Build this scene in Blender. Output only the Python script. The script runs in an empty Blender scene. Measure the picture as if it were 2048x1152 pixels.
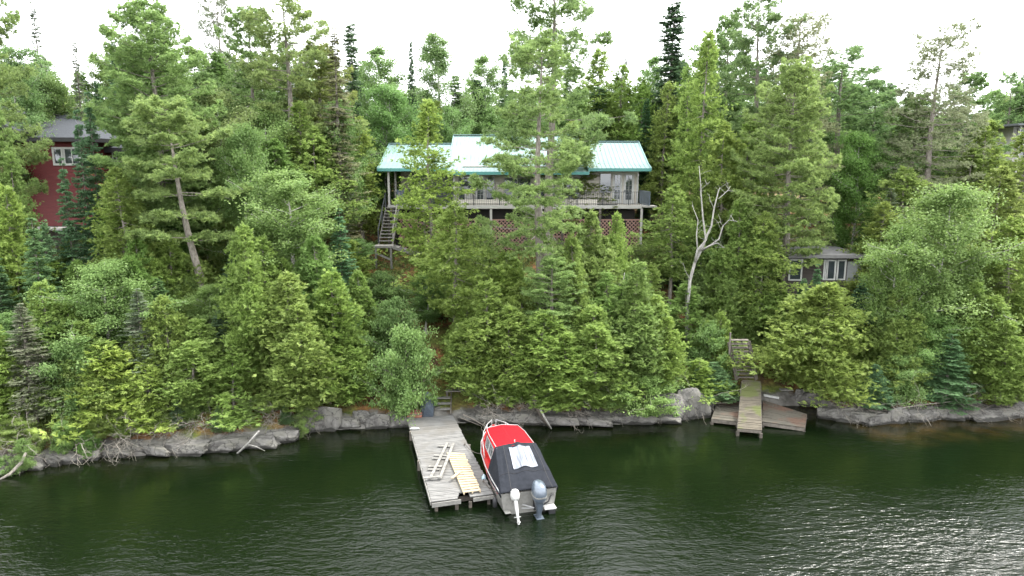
import bpy, math, random
import numpy as np
from mathutils import Vector, Matrix, noise as mnoise

# ------------------------------------------------------------------ camera, sky, sun, exposure
SC = bpy.context.scene
COL = SC.collection
R = math.radians
CAM_H, PITCH, F = 13.0, R(10.0), 1365.33      # metres above the lake, tilt down, focal length in photo pixels
cd = bpy.data.cameras.new('camera'); cam = bpy.data.objects.new('camera', cd); COL.objects.link(cam)
cam.location = (0, 0, CAM_H); cam.rotation_euler = (R(90) - PITCH, 0, 0)
cd.sensor_width = 36; cd.lens = 36 * F / 2048; cd.clip_end = 3000; cd.clip_start = 0.2
SC.camera = cam
SUN_EL, SUN_AZ = R(56), R(68)                # azimuth clockwise from +Y: high, ahead and to the right, veiled by thin cloud
w = bpy.data.worlds.new('World'); SC.world = w; w.use_nodes = True
nt = w.node_tree; nt.nodes.clear()
sky = nt.nodes.new('ShaderNodeTexSky'); sky.sky_type = 'NISHITA'; sky.sun_disc = False
sky.sun_elevation = SUN_EL; sky.sun_rotation = SUN_AZ; sky.dust_density = 2.0; sky.air_density = 1.0
tc = nt.nodes.new('ShaderNodeTexCoord'); mp = nt.nodes.new('ShaderNodeMapping'); mp.inputs['Scale'].default_value = (1, 1, 2.2)
cn = nt.nodes.new('ShaderNodeTexNoise'); cn.inputs['Scale'].default_value = 2.3; cn.inputs['Detail'].default_value = 6
cr = nt.nodes.new('ShaderNodeValToRGB'); cr.color_ramp.elements[0].position = .30; cr.color_ramp.elements[1].position = .52
cr.color_ramp.elements[0].color = (.62, .62, .62, 1)
mx = nt.nodes.new('ShaderNodeMix'); mx.data_type = 'RGBA'; mx.inputs[7].default_value = (13.0, 13.2, 13.4, 1)
bg = nt.nodes.new('ShaderNodeBackground'); bg.inputs['Strength'].default_value = 0.13
wo = nt.nodes.new('ShaderNodeOutputWorld')
L = nt.links.new
L(tc.outputs['Generated'], mp.inputs['Vector']); L(mp.outputs[0], cn.inputs['Vector']); L(cn.outputs[0], cr.inputs[0])
L(cr.outputs[0], mx.inputs[0]); L(sky.outputs[0], mx.inputs[6]); L(mx.outputs[2], bg.inputs[0]); L(bg.outputs[0], wo.inputs[0])
sd = bpy.data.lights.new('sun', 'SUN'); sun = bpy.data.objects.new('sun', sd); COL.objects.link(sun)
sd.energy = 3.1; sd.angle = R(16); sd.color = (1.0, .955, .88)
sun.rotation_euler = (R(90) - SUN_EL, 0, -SUN_AZ + math.pi)
sun.rotation_euler = Vector((math.sin(SUN_AZ) * math.cos(SUN_EL), math.cos(SUN_AZ) * math.cos(SUN_EL), math.sin(SUN_EL))).to_track_quat('Z', 'Y').to_euler()
VS = SC.view_settings; VS.view_transform = 'Standard'; VS.look = 'None'; VS.gamma = 1; VS.exposure = 1.5
SC.cycles.max_bounces = 7; SC.cycles.diffuse_bounces = 4; SC.cycles.transmission_bounces = 5; SC.cycles.use_denoising = True
SC.cycles.caustics_reflective = False; SC.cycles.caustics_refractive = False

# ------------------------------------------------------------------ helpers
def ray(px, py):
    u, v = (px - 1024) / F, (576 - py) / F
    return (u, math.cos(PITCH) + v * math.sin(PITCH), -math.sin(PITCH) + v * math.cos(PITCH))
def at(px, py, Y=None, Z=None):
    d = ray(px, py)
    t = Y / d[1] if Y is not None else (Z - CAM_H) / d[2]
    return Vector((d[0] * t, d[1] * t, CAM_H + d[2] * t))
def pxm(p):                                        # metres covered by one photo pixel at point p
    return (p[1] * math.cos(PITCH) - (p[2] - CAM_H) * math.sin(PITCH)) / F

# shoreline: where the water meets the rock
_sh = [(-700, 1010), (-200, 965), (0, 948), (100, 932), (200, 915), (405, 908), (415, 900), (550, 893), (620, 862), (800, 855), (930, 846), (1100, 852),
       (1300, 848), (1412, 836), (1440, 812), (1640, 812), (1660, 842), (1750, 850), (1900, 838), (2048, 832), (2300, 828), (3000, 822)]
_sp = [at(a, b, Z=0) for a, b in _sh]
SX = np.array([-300] + [p.x for p in _sp] + [300]); SY = np.array([_sp[0].y - 20] + [p.y for p in _sp] + [_sp[-1].y + 6])
def shore(x): return np.interp(x, SX, SY)
GD = [-60, -6, -1.5, -.1, 0.25, 1.2, 5, 10, 14.5, 20, 35, 80, 200, 500]
GZ = [-8, -2.5, -.7, -.25, .42, .85, 2.9, 5.1, 6.8, 7.9, 9.2, 11, 14, 18]
def nz(x, y, s, o=0.0):
    x = np.asarray(x, float); y = np.asarray(y, float)
    return (np.sin(x * s * 1.7 + o) * np.cos(y * s * 1.3 - o * 2) + .6 * np.sin(x * s * 3.1 - y * s * 2.3 + o * 3) + .35 * np.cos(x * s * 6.3 + y * s * 5.7 + o)) / 1.95
def gz(x, y):
    d = np.asarray(y, float) - shore(x)
    b = np.interp(d, GD, GZ)
    a = np.clip((d - .6) / 4, 0, 1)
    return b + a * (.35 * nz(x, y, .22, 1.3) + .16 * nz(x, y, .9, 4.1)) + .07 * nz(x, y, 2.6, .5) * (d > -.05)
def ground(px, py):
    d = np.array(ray(px, py)); t = np.arange(15, 260, .05)
    x, y, z = d[0] * t, d[1] * t, CAM_H + d[2] * t
    hit = np.nonzero(z < np.maximum(gz(x, y), 0))[0]
    i = hit[0] if len(hit) else len(t) - 1
    return Vector((x[i], y[i], float(gz(x[i], y[i]))))

def tag(o, label=None, cat=None, group=None, kind=None):
    if label: o['label'] = label
    if cat: o['category'] = cat
    if group: o['group'] = group
    if kind: o['kind'] = kind
    return o
def empty(name, loc, rz=0.0, label=None, cat=None, group=None):
    o = bpy.data.objects.new(name, None); COL.objects.link(o); o.empty_display_size = .3
    o.location = loc; o.rotation_euler = (0, 0, rz)
    return tag(o, label, cat, group)
def link(name, me, mat, parent=None):
    o = bpy.data.objects.new(name, me); COL.objects.link(o)
    if mat is not None and not me.materials: me.materials.append(mat)
    if parent is not None: o.parent = parent
    return o
def np_mesh(name, V, Q, tint=None, smooth=False):
    """V (n,3) verts, Q list of faces or (m,4) array"""
    me = bpy.data.meshes.new(name)
    if isinstance(Q, np.ndarray):
        k = Q.shape[1]
        me.vertices.add(len(V)); me.vertices.foreach_set('co', np.asarray(V, np.float32).ravel())
        me.loops.add(Q.size); me.loops.foreach_set('vertex_index', Q.astype(np.int32).ravel())
        me.polygons.add(len(Q)); me.polygons.foreach_set('loop_start', np.arange(0, Q.size, k, dtype=np.int32))
        me.update(calc_edges=True)
    else:
        me.from_pydata([tuple(v) for v in V], [], Q)
    if tint is not None:
        at_ = me.attributes.new('tint', 'FLOAT', 'FACE'); at_.data.foreach_set('value', np.asarray(tint, np.float32))
    if smooth: me.polygons.foreach_set('use_smooth', np.ones(len(me.polygons), bool))
    me.validate() if not isinstance(Q, np.ndarray) else None
    return me

class MB:
    """collects shapes that end up as ONE mesh"""
    def __init__(s): s.V = []; s.F = []
    def add(s, vs, fs):
        n = len(s.V); s.V += [tuple(v) for v in vs]; s.F += [tuple(i + n for i in f) for f in fs]
    def box(s, x0, x1, y0, y1, z0, z1):
        s.add([(x0, y0, z0), (x1, y0, z0), (x1, y1, z0), (x0, y1, z0), (x0, y0, z1), (x1, y0, z1), (x1, y1, z1), (x0, y1, z1)],
              [(0, 3, 2, 1), (4, 5, 6, 7), (0, 1, 5, 4), (1, 2, 6, 5), (2, 3, 7, 6), (3, 0, 4, 7)])
    def bar(s, p, q, w, h, up=(0, 0, 1)):
        p, q = Vector(p), Vector(q); d = (q - p).normalized(); u = Vector(up)
        sd_ = d.cross(u)
        if sd_.length < 1e-4: sd_ = d.cross(Vector((0, 1, 0)))
        sd_.normalize(); u = sd_.cross(d).normalized()
        a, b = sd_ * w / 2, u * h / 2
        vs = [p - a - b, p + a - b, p + a + b, p - a + b, q - a - b, q + a - b, q + a + b, q - a + b]
        s.add(vs, [(0, 1, 2, 3), (4, 7, 6, 5), (0, 4, 5, 1), (1, 5, 6, 2), (2, 6, 7, 3), (3, 7, 4, 0)])
    def tube(s, pts, rad, n=6, cap=True):
        pts = [Vector(p) for p in pts]; m = len(pts)
        if not hasattr(rad, '__len__'): rad = [rad] * m
        V = []; u = None
        for i, p in enumerate(pts):
            t = (pts[min(i + 1, m - 1)] - pts[max(i - 1, 0)]); t = t.normalized() if t.length > 1e-6 else Vector((0, 0, 1))
            if u is None: u = t.orthogonal().normalized()
            u = (u - t * u.dot(t)); u = u.normalized() if u.length > 1e-5 else t.orthogonal().normalized()
            v = t.cross(u)
            for k in range(n):
                a = 2 * math.pi * k / n
                V.append(p + (u * math.cos(a) + v * math.sin(a)) * rad[i])
        Fc = [(i * n + k, i * n + (k + 1) % n, (i + 1) * n + (k + 1) % n, (i + 1) * n + k) for i in range(m - 1) for k in range(n)]
        if cap: Fc += [tuple(range(n))[::-1], tuple((m - 1) * n + k for k in range(n))]
        s.add(V, Fc)
    def loft(s, rings, cap0=True, cap1=True):
        n = len(rings[0]); m = len(rings)
        V = [v for r in rings for v in r]
        Fc = [(i * n + k, i * n + (k + 1) % n, (i + 1) * n + (k + 1) % n, (i + 1) * n + k) for i in range(m - 1) for k in range(n)]
        if cap0: Fc.append(tuple(range(n))[::-1])
        if cap1: Fc.append(tuple((m - 1) * n + k for k in range(n)))
        s.add(V, Fc)
    def slab(s, quad, th):                       # quad of 4 points, thickened downward along its normal
        q = [Vector(v) for v in quad]; nrm = (q[1] - q[0]).cross(q[3] - q[0]).normalized()
        if nrm.z < 0: nrm = -nrm
        lo = [v - nrm * th for v in q]
        s.add(q + lo, [(0, 1, 2, 3), (7, 6, 5, 4), (0, 4, 5, 1), (1, 5, 6, 2), (2, 6, 7, 3), (3, 7, 4, 0)])
    def mesh(s, name, mat=None, smooth=False, bevel=0):
        me = bpy.data.meshes.new(name); me.from_pydata(s.V, [], s.F)
        import bmesh
        bm = bmesh.new(); bm.from_mesh(me); bmesh.ops.recalc_face_normals(bm, faces=bm.faces)
        if bevel: bmesh.ops.bevel(bm, geom=list(bm.edges), offset=bevel, segments=1, affect='EDGES', clamp_overlap=True)
        bm.to_mesh(me); bm.free()
        if smooth: me.polygons.foreach_set('use_smooth', np.ones(len(me.polygons), bool))
        if mat: me.materials.append(mat)
        return me
    def build(s, name, mat, parent=None, smooth=False, bevel=0):
        return link(name, s.mesh(name, mat, smooth, bevel), None, parent)

# ------------------------------------------------------------------ materials
def newmat(name):
    m = bpy.data.materials.new(name); m.use_nodes = True
    return m, m.node_tree.nodes, m.node_tree.links, m.node_tree.nodes['Principled BSDF']
def noisy(name, c1, c2, scale=4, rough=.7, bump=.0, metal=0, detail=6, stretch=(1, 1, 1), spec=.5, c3=None, s2=.6, bscale=None, lo=.35, hi=.65):
    m, N, Lk, B = newmat(name)
    tc = N.new('ShaderNodeTexCoord'); mp = N.new('ShaderNodeMapping'); mp.inputs['Scale'].default_value = stretch
    Lk.new(tc.outputs['Object'], mp.inputs[0])
    n = N.new('ShaderNodeTexNoise'); n.inputs['Scale'].default_value = scale; n.inputs['Detail'].default_value = detail; n.inputs['Roughness'].default_value = .65
    Lk.new(mp.outputs[0], n.inputs[0])
    r = N.new('ShaderNodeValToRGB'); r.color_ramp.elements[0].position = lo; r.color_ramp.elements[1].position = hi
    r.color_ramp.elements[0].color = (*c1, 1); r.color_ramp.elements[1].color = (*c2, 1)
    Lk.new(n.outputs[0], r.inputs[0]); out = r.outputs[0]
    if c3 is not None:
        n2 = N.new('ShaderNodeTexNoise'); n2.inputs['Scale'].default_value = s2; n2.inputs['Detail'].default_value = 5
        Lk.new(tc.outputs['Object'], n2.inputs[0])
        r2 = N.new('ShaderNodeValToRGB'); r2.color_ramp.elements[0].position = .5; r2.color_ramp.elements[1].position = .62
        Lk.new(n2.outputs[0], r2.inputs[0])
        mx = N.new('ShaderNodeMix'); mx.data_type = 'RGBA'; mx.inputs[7].default_value = (*c3, 1)
        Lk.new(r2.outputs[0], mx.inputs[0]); Lk.new(out, mx.inputs[6]); out = mx.outputs[2]
    Lk.new(out, B.inputs['Base Color'])
    B.inputs['Roughness'].default_value = rough; B.inputs['Metallic'].default_value = metal; B.inputs['Specular IOR Level'].default_value = spec
    if bump:
        n3 = n
        if bscale:
            n3 = N.new('ShaderNodeTexNoise'); n3.inputs['Scale'].default_value = bscale; n3.inputs['Detail'].default_value = 8; Lk.new(mp.outputs[0], n3.inputs[0])
        b = N.new('ShaderNodeBump'); b.inputs['Strength'].default_value = 1; b.inputs['Distance'].default_value = bump
        Lk.new(n3.outputs[0], b.inputs['Height']); Lk.new(b.outputs[0], B.inputs['Normal'])
    return m
def foliage(name, dark, light, transl=.35, rough=.55):
    """leaf material: per-leaf tint between two leaf colours, times the tree's own object colour"""
    m, N, Lk, B = newmat(name)
    a = N.new('ShaderNodeAttribute'); a.attribute_name = 'tint'
    r = N.new('ShaderNodeValToRGB'); r.color_ramp.elements[0].color = (*dark, 1); r.color_ramp.elements[1].color = (*light, 1)
    r.color_ramp.elements[0].position = .05; r.color_ramp.elements[1].position = .95
    Lk.new(a.outputs['Fac'], r.inputs[0])
    oi = N.new('ShaderNodeObjectInfo'); mx = N.new('ShaderNodeMix'); mx.data_type = 'RGBA'; mx.blend_type = 'MULTIPLY'; mx.inputs[0].default_value = 1
    Lk.new(r.outputs[0], mx.inputs[6]); Lk.new(oi.outputs['Color'], mx.inputs[7])
    B.inputs['Roughness'].default_value = rough; B.inputs['Specular IOR Level'].default_value = .35
    Lk.new(mx.outputs[2], B.inputs['Base Color'])
    t = N.new('ShaderNodeBsdfTranslucent'); Lk.new(mx.outputs[2], t.inputs[0])
    ms = N.new('ShaderNodeMixShader'); ms.inputs[0].default_value = transl
    Lk.new(B.outputs[0], ms.inputs[1]); Lk.new(t.outputs[0], ms.inputs[2])
    Lk.new(ms.outputs[0], N['Material Output'].inputs['Surface'])
    return m
M = {}
M['cedar'] = foliage('cedar_leaf', (.135, .215, .056), (.345, .46, .142), .56)
M['pine'] = foliage('pine_needle', (.115, .18, .07), (.30, .40, .155), .5)
M['spruce'] = foliage('spruce_needle', (.070, .13, .062), (.18, .275, .135), .42)
M['birch'] = foliage('birch_leaf', (.12, .19, .055), (.285, .375, .13), .52)
M['dull'] = foliage('dull_needle', (.14, .16, .095), (.27, .30, .19), .4)
M['bark'] = noisy('grey_brown_bark', (.10, .085, .07), (.26, .235, .205), 9, .9, .02, stretch=(2, 2, .5))
M['bark_pale'] = noisy('pale_birch_bark', (.15, .14, .12), (.40, .385, .35), 6, .85, .01, stretch=(1, 1, 2.5), lo=.3, hi=.5)
M['deadwood'] = noisy('weathered_deadwood', (.15, .143, .13), (.36, .35, .325), 8, .85, .01, stretch=(3, 3, .4))
M['drygrey'] = noisy('dry_grey_twig', (.11, .098, .082), (.30, .275, .235), 12, .9, 0)
M['rock'] = noisy('grey_bedrock', (.05, .047, .043), (.17, .163, .152), 1.6, .85, .08, c3=(.12, .115, .10), s2=1.3, bscale=3.5)
def wet_cracked(m):
    # cracks as dark lines in the colour and a dark wet line just above the lake level
    N, Lk = m.node_tree.nodes, m.node_tree.links; B = N['Principled BSDF']; g = N.new('ShaderNodeNewGeometry'); s = N.new('ShaderNodeSeparateXYZ'); Lk.new(g.outputs['Position'], s.inputs[0])
    n = N.new('ShaderNodeTexNoise'); n.inputs['Scale'].default_value = 2.2; Lk.new(g.outputs['Position'], n.inputs[0])
    a = N.new('ShaderNodeMath'); a.operation = 'MULTIPLY_ADD'; a.inputs[1].default_value = -.35; Lk.new(n.outputs[0], a.inputs[0]); Lk.new(s.outputs[2], a.inputs[2])
    r = N.new('ShaderNodeMapRange'); r.inputs[1].default_value = -.06; r.inputs[2].default_value = .0; Lk.new(a.outputs[0], r.inputs[0])
    old = B.inputs['Base Color'].links[0].from_socket; mx = N.new('ShaderNodeMix'); mx.data_type = 'RGBA'; mx.inputs[6].default_value = (.022, .021, .018, 1); Lk.new(r.outputs[0], mx.inputs[0]); 
    v = N.new('ShaderNodeTexVoronoi'); v.feature = 'DISTANCE_TO_EDGE'; v.inputs['Scale'].default_value = 1.3
    w = N.new('ShaderNodeMapping'); w.inputs['Scale'].default_value = (1, 1, 1.6); n2 = N.new('ShaderNodeTexNoise'); n2.inputs['Scale'].default_value = 3; Lk.new(g.outputs['Position'], n2.inputs[0])
    ad = N.new('ShaderNodeVectorMath'); ad.operation = 'MULTIPLY_ADD'; ad.inputs[1].default_value = (.5, .5, .5); Lk.new(n2.outputs['Color'], ad.inputs[0]); Lk.new(g.outputs['Position'], ad.inputs[2]); Lk.new(ad.outputs[0], w.inputs[0]); Lk.new(w.outputs[0], v.inputs['Vector'])
    cr_ = N.new('ShaderNodeMapRange'); cr_.inputs[1].default_value = .0; cr_.inputs[2].default_value = .035; Lk.new(v.outputs['Distance'], cr_.inputs[0])
    m2 = N.new('ShaderNodeMix'); m2.data_type = 'RGBA'; m2.inputs[6].default_value = (.03, .028, .025, 1); Lk.new(cr_.outputs[0], m2.inputs[0]); Lk.new(old, m2.inputs[7])
    Lk.new(m2.outputs[2], mx.inputs[7]); Lk.new(mx.outputs[2], B.inputs['Base Color'])
wet_cracked(M['rock'])
M['planks'] = noisy('weathered_grey_planks', (.08, .079, .077), (.175, .172, .166), 5, .85, .004, stretch=(.35, 3, 3), c3=(.11, .105, .096), s2=.9)
M['planks_end'] = noisy('weathered_fascia_board', (.12, .116, .108), (.225, .218, .20), 3, .85, .004, stretch=(2, 2, 6))
M['newwood'] = noisy('fresh_pine_boards', (.26, .205, .135), (.38, .315, .215), 3, .75, 0, stretch=(.6, 4, 4))
M['mossy'] = noisy('mossy_old_boards', (.045, .038, .028), (.105, .09, .066), 4, .9, .006, stretch=(.5, 3, 3), c3=(.068, .078, .022), s2=.9)
M['redmoss'] = noisy('stained_old_boards', (.05, .044, .034), (.105, .094, .074), 4, .9, .006, stretch=(.4, 4, 4), c3=(.10, .06, .042), s2=.8)
M['stairwood'] = noisy('brown_grey_stair_wood', (.065, .056, .046), (.145, .128, .108), 5, .85, .004)
M['darkwood'] = noisy('dark_timber', (.035, .03, .025), (.09, .075, .06), 5, .8, .004)  # plain dark brown timber, shared by posts, frames and foundations
# ------------------------------------------------------------------ tree meshes
def unit(a): return a / np.maximum(np.linalg.norm(a, axis=-1, keepdims=True), 1e-9)
def leaf_quads(P, D, Ln, Wd, S, shape=.5):
    """diamond leaves: base P, long axis D, side axis S"""
    Ln = np.asarray(Ln).reshape(-1, 1); Wd = np.asarray(Wd).reshape(-1, 1)
    mid = P + D * Ln * shape
    V = np.stack([P, mid + S * Wd / 2, P + D * Ln, mid - S * Wd / 2], 1)
    return V.reshape(-1, 3)
def crown_mesh(name, V, tint):
    n = len(V) // 4
    return np_mesh(name, V, np.arange(4 * n).reshape(n, 4), tint)
def limb_path(rng, a, b, n=6, wob=.06, up=0.0):
    a = np.array(a, float); b = np.array(b, float); Ld = np.linalg.norm(b - a); out = []
    ph = rng.uniform(0, 6.28, 3)
    for i in range(n + 1):
        t = i / n; p = a + (b - a) * t
        p = p + wob * Ld * math.sin(math.pi * t) * np.array([math.sin(3 * t + ph[0]), math.sin(4 * t + ph[1]), .4 * math.sin(5 * t + ph[2])])
        p[2] += up * Ld * (t * t - t)
        out.append(tuple(p))
    return out
def trunk_mb(rng, h, r0, wob=.02, top=.03, n=12, lean=(0, 0)):
    mb = MB(); ph = rng.uniform(0, 6.28, 4); pts = []; rad = []
    for i in range(n + 1):
        t = i / n; z = -0.5 + (h + .5) * t
        x = wob * h * (math.sin(2.1 * t * math.pi + ph[0]) - math.sin(ph[0])) * .5 + lean[0] * t; y = wob * h * (math.sin(1.7 * t * math.pi + ph[1]) - math.sin(ph[1])) * .5 + lean[1] * t
        pts.append((x, y, z)); rad.append(max(top * .4, r0 * (1 - t) ** .8 + (.35 * r0 * math.exp(-t * 25))))
    mb.tube(pts, rad, 8)
    P = np.array(pts)
    return mb, lambda z: np.array([np.interp(z, P[:, 2], P[:, 0]), np.interp(z, P[:, 2], P[:, 1]), z])

def sprays(rng, C, D, n_leaf, size, wid, spread=1.1, flat=.5, jit=.25):
    """fan sprays of scale leaves: C spray bases, D spray directions"""
    n = len(C); up = np.array([0, 0, 1.0])
    S = unit(np.cross(D, up) + rng.normal(0, flat, (n, 3))); S = unit(S - D * (S * D).sum(1, keepdims=True))
    Vs = []; Ts = []
    base_t = rng.uniform(0, 1, n)
    for k in range(n_leaf):
        f = (k / max(n_leaf - 1, 1) - .5) * 2
        th = f * spread + rng.normal(0, .15, n)
        d = unit(D * np.cos(th)[:, None] + S * np.sin(th)[:, None] + rng.normal(0, jit * .6, (n, 3)))
        s = unit(np.cross(d, rng.normal(0, 1, (n, 3)) * .6 + np.cross(D, S)))
        base = C + D * (size * .45 * rng.uniform(0, 1, n) * (1 - abs(f) * .5))[:, None]
        Vs.append(leaf_quads(base, d, size * rng.uniform(.45, .8, n), wid * rng.uniform(.7, 1.3, n), s).reshape(n, 4, 3))
        Ts.append(np.clip(base_t * .65 + rng.uniform(0, .35, n), 0, 1))
    return np.concatenate(Vs).reshape(-1, 3), np.concatenate(Ts)

def make_cedar(seed, h, r, base=.04, nb=380, per=16, prof='cone', size=.25, wid=.045, droop=.35, open_=.0, leafn=11, raw=False):
    rng = np.random.default_rng(seed); tm, ax = trunk_mb(rng, h * .93, .013 * h + .025, .02)
    phs = rng.uniform(0, 6.28, 6); CC = []; DD = []
    for i in range(nb):
        t = (i + rng.uniform(0, 1)) / nb; t = t ** 1.12
        z = h * (base + (.985 - base) * t)
        if prof == 'cone': q = (1 - t) ** .72 * min(1, .55 + t * 5)
        elif prof == 'lump': q = (1 - t ** 1.8) ** .75 * min(1, .6 + t * 3)
        elif prof == 'column': q = min(1, (1 - t) * 2.2) ** .8 * min(1, .45 + t * 3)
        elif prof == 'round': q = math.sin(math.pi * min(1, .26 + .74 * t)) ** .75 * (1.05 - .25 * t)
        az = rng.uniform(0, 6.28)
        lob = 1 + .24 * math.sin(3 * az + phs[0] + 7 * t) + .18 * math.sin(2 * az + phs[1] - 9 * t) + .14 * math.sin(5 * az + 17 * t + phs[2])
        rr = r * q * lob * rng.uniform(.62, 1.18) + .12
        nn_ = mnoise.noise(Vector((math.cos(az) * 1.1, math.sin(az) * 1.1, z * .55 + seed * 3.7)))
        rr *= 1 + .85 * nn_
        if rng.uniform() < open_ or (nn_ < -.22 and rng.uniform() < .6): continue
        o = np.array([math.cos(az), math.sin(az), 0]); c0 = ax(z)
        sd_ = np.array([-o[1], o[0], 0])
        m = max(3, int(per * (.35 + .65 * rr / r)))
        s = rng.uniform(.16, 1.0, m) ** .6
        zz = rr * (-droop * s + .42 * droop * s ** 3 * 1.6)
        side = rng.normal(0, .16, m) * rr * s
        P = c0 + o * (rr * s)[:, None] + sd_ * side[:, None]; P[:, 2] += zz + rng.normal(0, .07, m)
        P[:, :2] += rng.normal(0, .06, (m, 2)); D = unit(o * rng.uniform(.5, 1.2, (m, 1)) + sd_ * (rng.normal(0, .75, (m, 1)) + np.sign(side)[:, None] * .3) + np.array([0, 0, 1.0]) * rng.normal(.22, .42, (m, 1)))
        CC.append(P); DD.append(D)
        if i % 5 == 0 and rr > .5:
            e = c0 + o * rr * .9; e[2] += rr * (-droop * .6)
            tm.tube(limb_path(rng, c0, e, 4, .05), [.012 * h * .35 + .012, .012, .008, .006, .005][:5], 4, False)
    C = np.concatenate(CC); D = np.concatenate(DD)
    V, T = sprays(rng, C, D, leafn, size, wid)
    if raw: return tm, V, T
    return tm.mesh('cedar_trunk', M['bark']), crown_mesh('cedar_crown', V, T), h, r

def cedar_clump(stems, h, r, **k):
    # several stems grown together from one base
    tm = MB(); Vs = []; Ts = []
    for (seed, hh, rr, dx, dy) in stems:
        t2, V, T = make_cedar(seed, hh, rr, raw=True, **k)
        V = V + np.array([dx, dy, 0]) * np.clip(V[:, 2:3] / (hh * .35), 0, 1); Vs.append(V); Ts.append(T)
        tm.add([(x + dx * min(1, max(0, z / (hh * .35))), y + dy * min(1, max(0, z / (hh * .35))), z) for x, y, z in t2.V], t2.F)
    return tm.mesh('cedar_trunk', M['bark']), crown_mesh('cedar_crown', np.concatenate(Vs), np.concatenate(Ts)), h, r
def tufts(rng, C, D, k, ln, wd, spread=.75):
    n = len(C); Vs = []; Ts = []; bt = rng.uniform(0, 1, n)
    for j in range(k):
        d = unit(D + rng.normal(0, spread, (n, 3))); s = unit(np.cross(d, rng.normal(0, 1, (n, 3))))
        Vs.append(leaf_quads(C - d * .02, d, ln * rng.uniform(.7, 1.15, n), wd * rng.uniform(.8, 1.2, n), s, .55).reshape(n, 4, 3))
        Ts.append(np.clip(bt * .7 + rng.uniform(0, .3, n), 0, 1))
    return np.concatenate(Vs).reshape(-1, 3), np.concatenate(Ts)

def make_pine(seed, h, r, base=.25, step=.88, nbr=5, dens=2.7, k=11, ln=.20, wd=.034, lean=(0, 0), sparse=.0, bare=.0, thick=.13, bark='bark', prof=None):
    rng = np.random.default_rng(seed); tm, ax = trunk_mb(rng, h * .985, .0135 * h + .04, .012, lean=lean)
    z = h * base; CC = []; DD = []; az0 = 0
    prof = prof or [(0, .75), (.25, 1.0), (.6, .8), (.85, .5), (1, .1)]
    pt, pv = zip(*prof)
    while z < h * .99:
        t = (z / h - base) / (1 - base); az0 += 2.4
        for b in range(nbr):
            if rng.uniform() < sparse: continue
            az = az0 + b * 6.283 / nbr + rng.normal(0, .35)
            Lb = r * np.interp(t, pt, pv) * rng.uniform(.45, 1.15) * (1.15 if rng.uniform() < .2 else 1) + .15
            rise = rng.uniform(-.05, .22) + .55 * t ** 2
            c0 = ax(z + rng.normal(0, .08)); o = np.array([math.cos(az), math.sin(az), 0]); sd_ = np.array([-o[1], o[0], 0])
            e = c0 + o * Lb; e[2] += Lb * rise
            pth = limb_path(rng, c0, e, 5, .05, .25); PT = np.array(pth)
            r0 = .010 * Lb + .012
            tm.tube(pth, [r0 * (1 - .8 * i / 5) for i in range(6)], 4, False)
            n = int((13 * Lb + 6) * dens * (1 + .5 * Lb / r))
            if rng.uniform() < bare: n = int(n * .15)
            nc = max(2, int(2 + Lb * 2.6)); cs_ = rng.uniform(.25, 1.0, nc) ** .8; cs_[0] = .97; cu_ = rng.uniform(-1, 1, nc); cu_[0] = 0; ci = rng.integers(0, nc, n)
            s = np.clip(cs_[ci] + rng.normal(0, .20 / (Lb + .3), n), .12, 1.12)
            halfw = .36 * Lb * np.sin(np.pi * np.clip(s * .80 + .12, 0, 1)) + .10
            u = cu_[ci] + rng.normal(0, .22, n) / np.maximum(halfw, .2)
            P = np.stack([np.interp(s * 5, range(6), PT[:, i]) for i in range(3)], 1) + sd_ * (u * halfw)[:, None]
            P[:, 2] += np.abs(u) * -.05 * Lb + rng.normal(.06, thick * .5, n) + .10 * rng.normal(0, 1, nc)[ci] - 1.2 * (s - cs_[ci]) ** 2 * Lb * Lb * .6
            D = unit(o * rng.uniform(.2, .9, (n, 1)) + sd_ * (u - cu_[ci])[:, None] * .8 + np.array([0, 0, 1.0]) * rng.uniform(.3, 1.0, (n, 1)))
            CC.append(P); DD.append(D)
        z += step * rng.uniform(.75, 1.3) * (1 - .45 * max(0, t))
    C = np.concatenate(CC); D = np.concatenate(DD)
    V, T = tufts(rng, C, D, k, ln, wd)
    return tm.mesh('pine_trunk', M[bark]), crown_mesh('pine_crown', V, T), h, r

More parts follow.
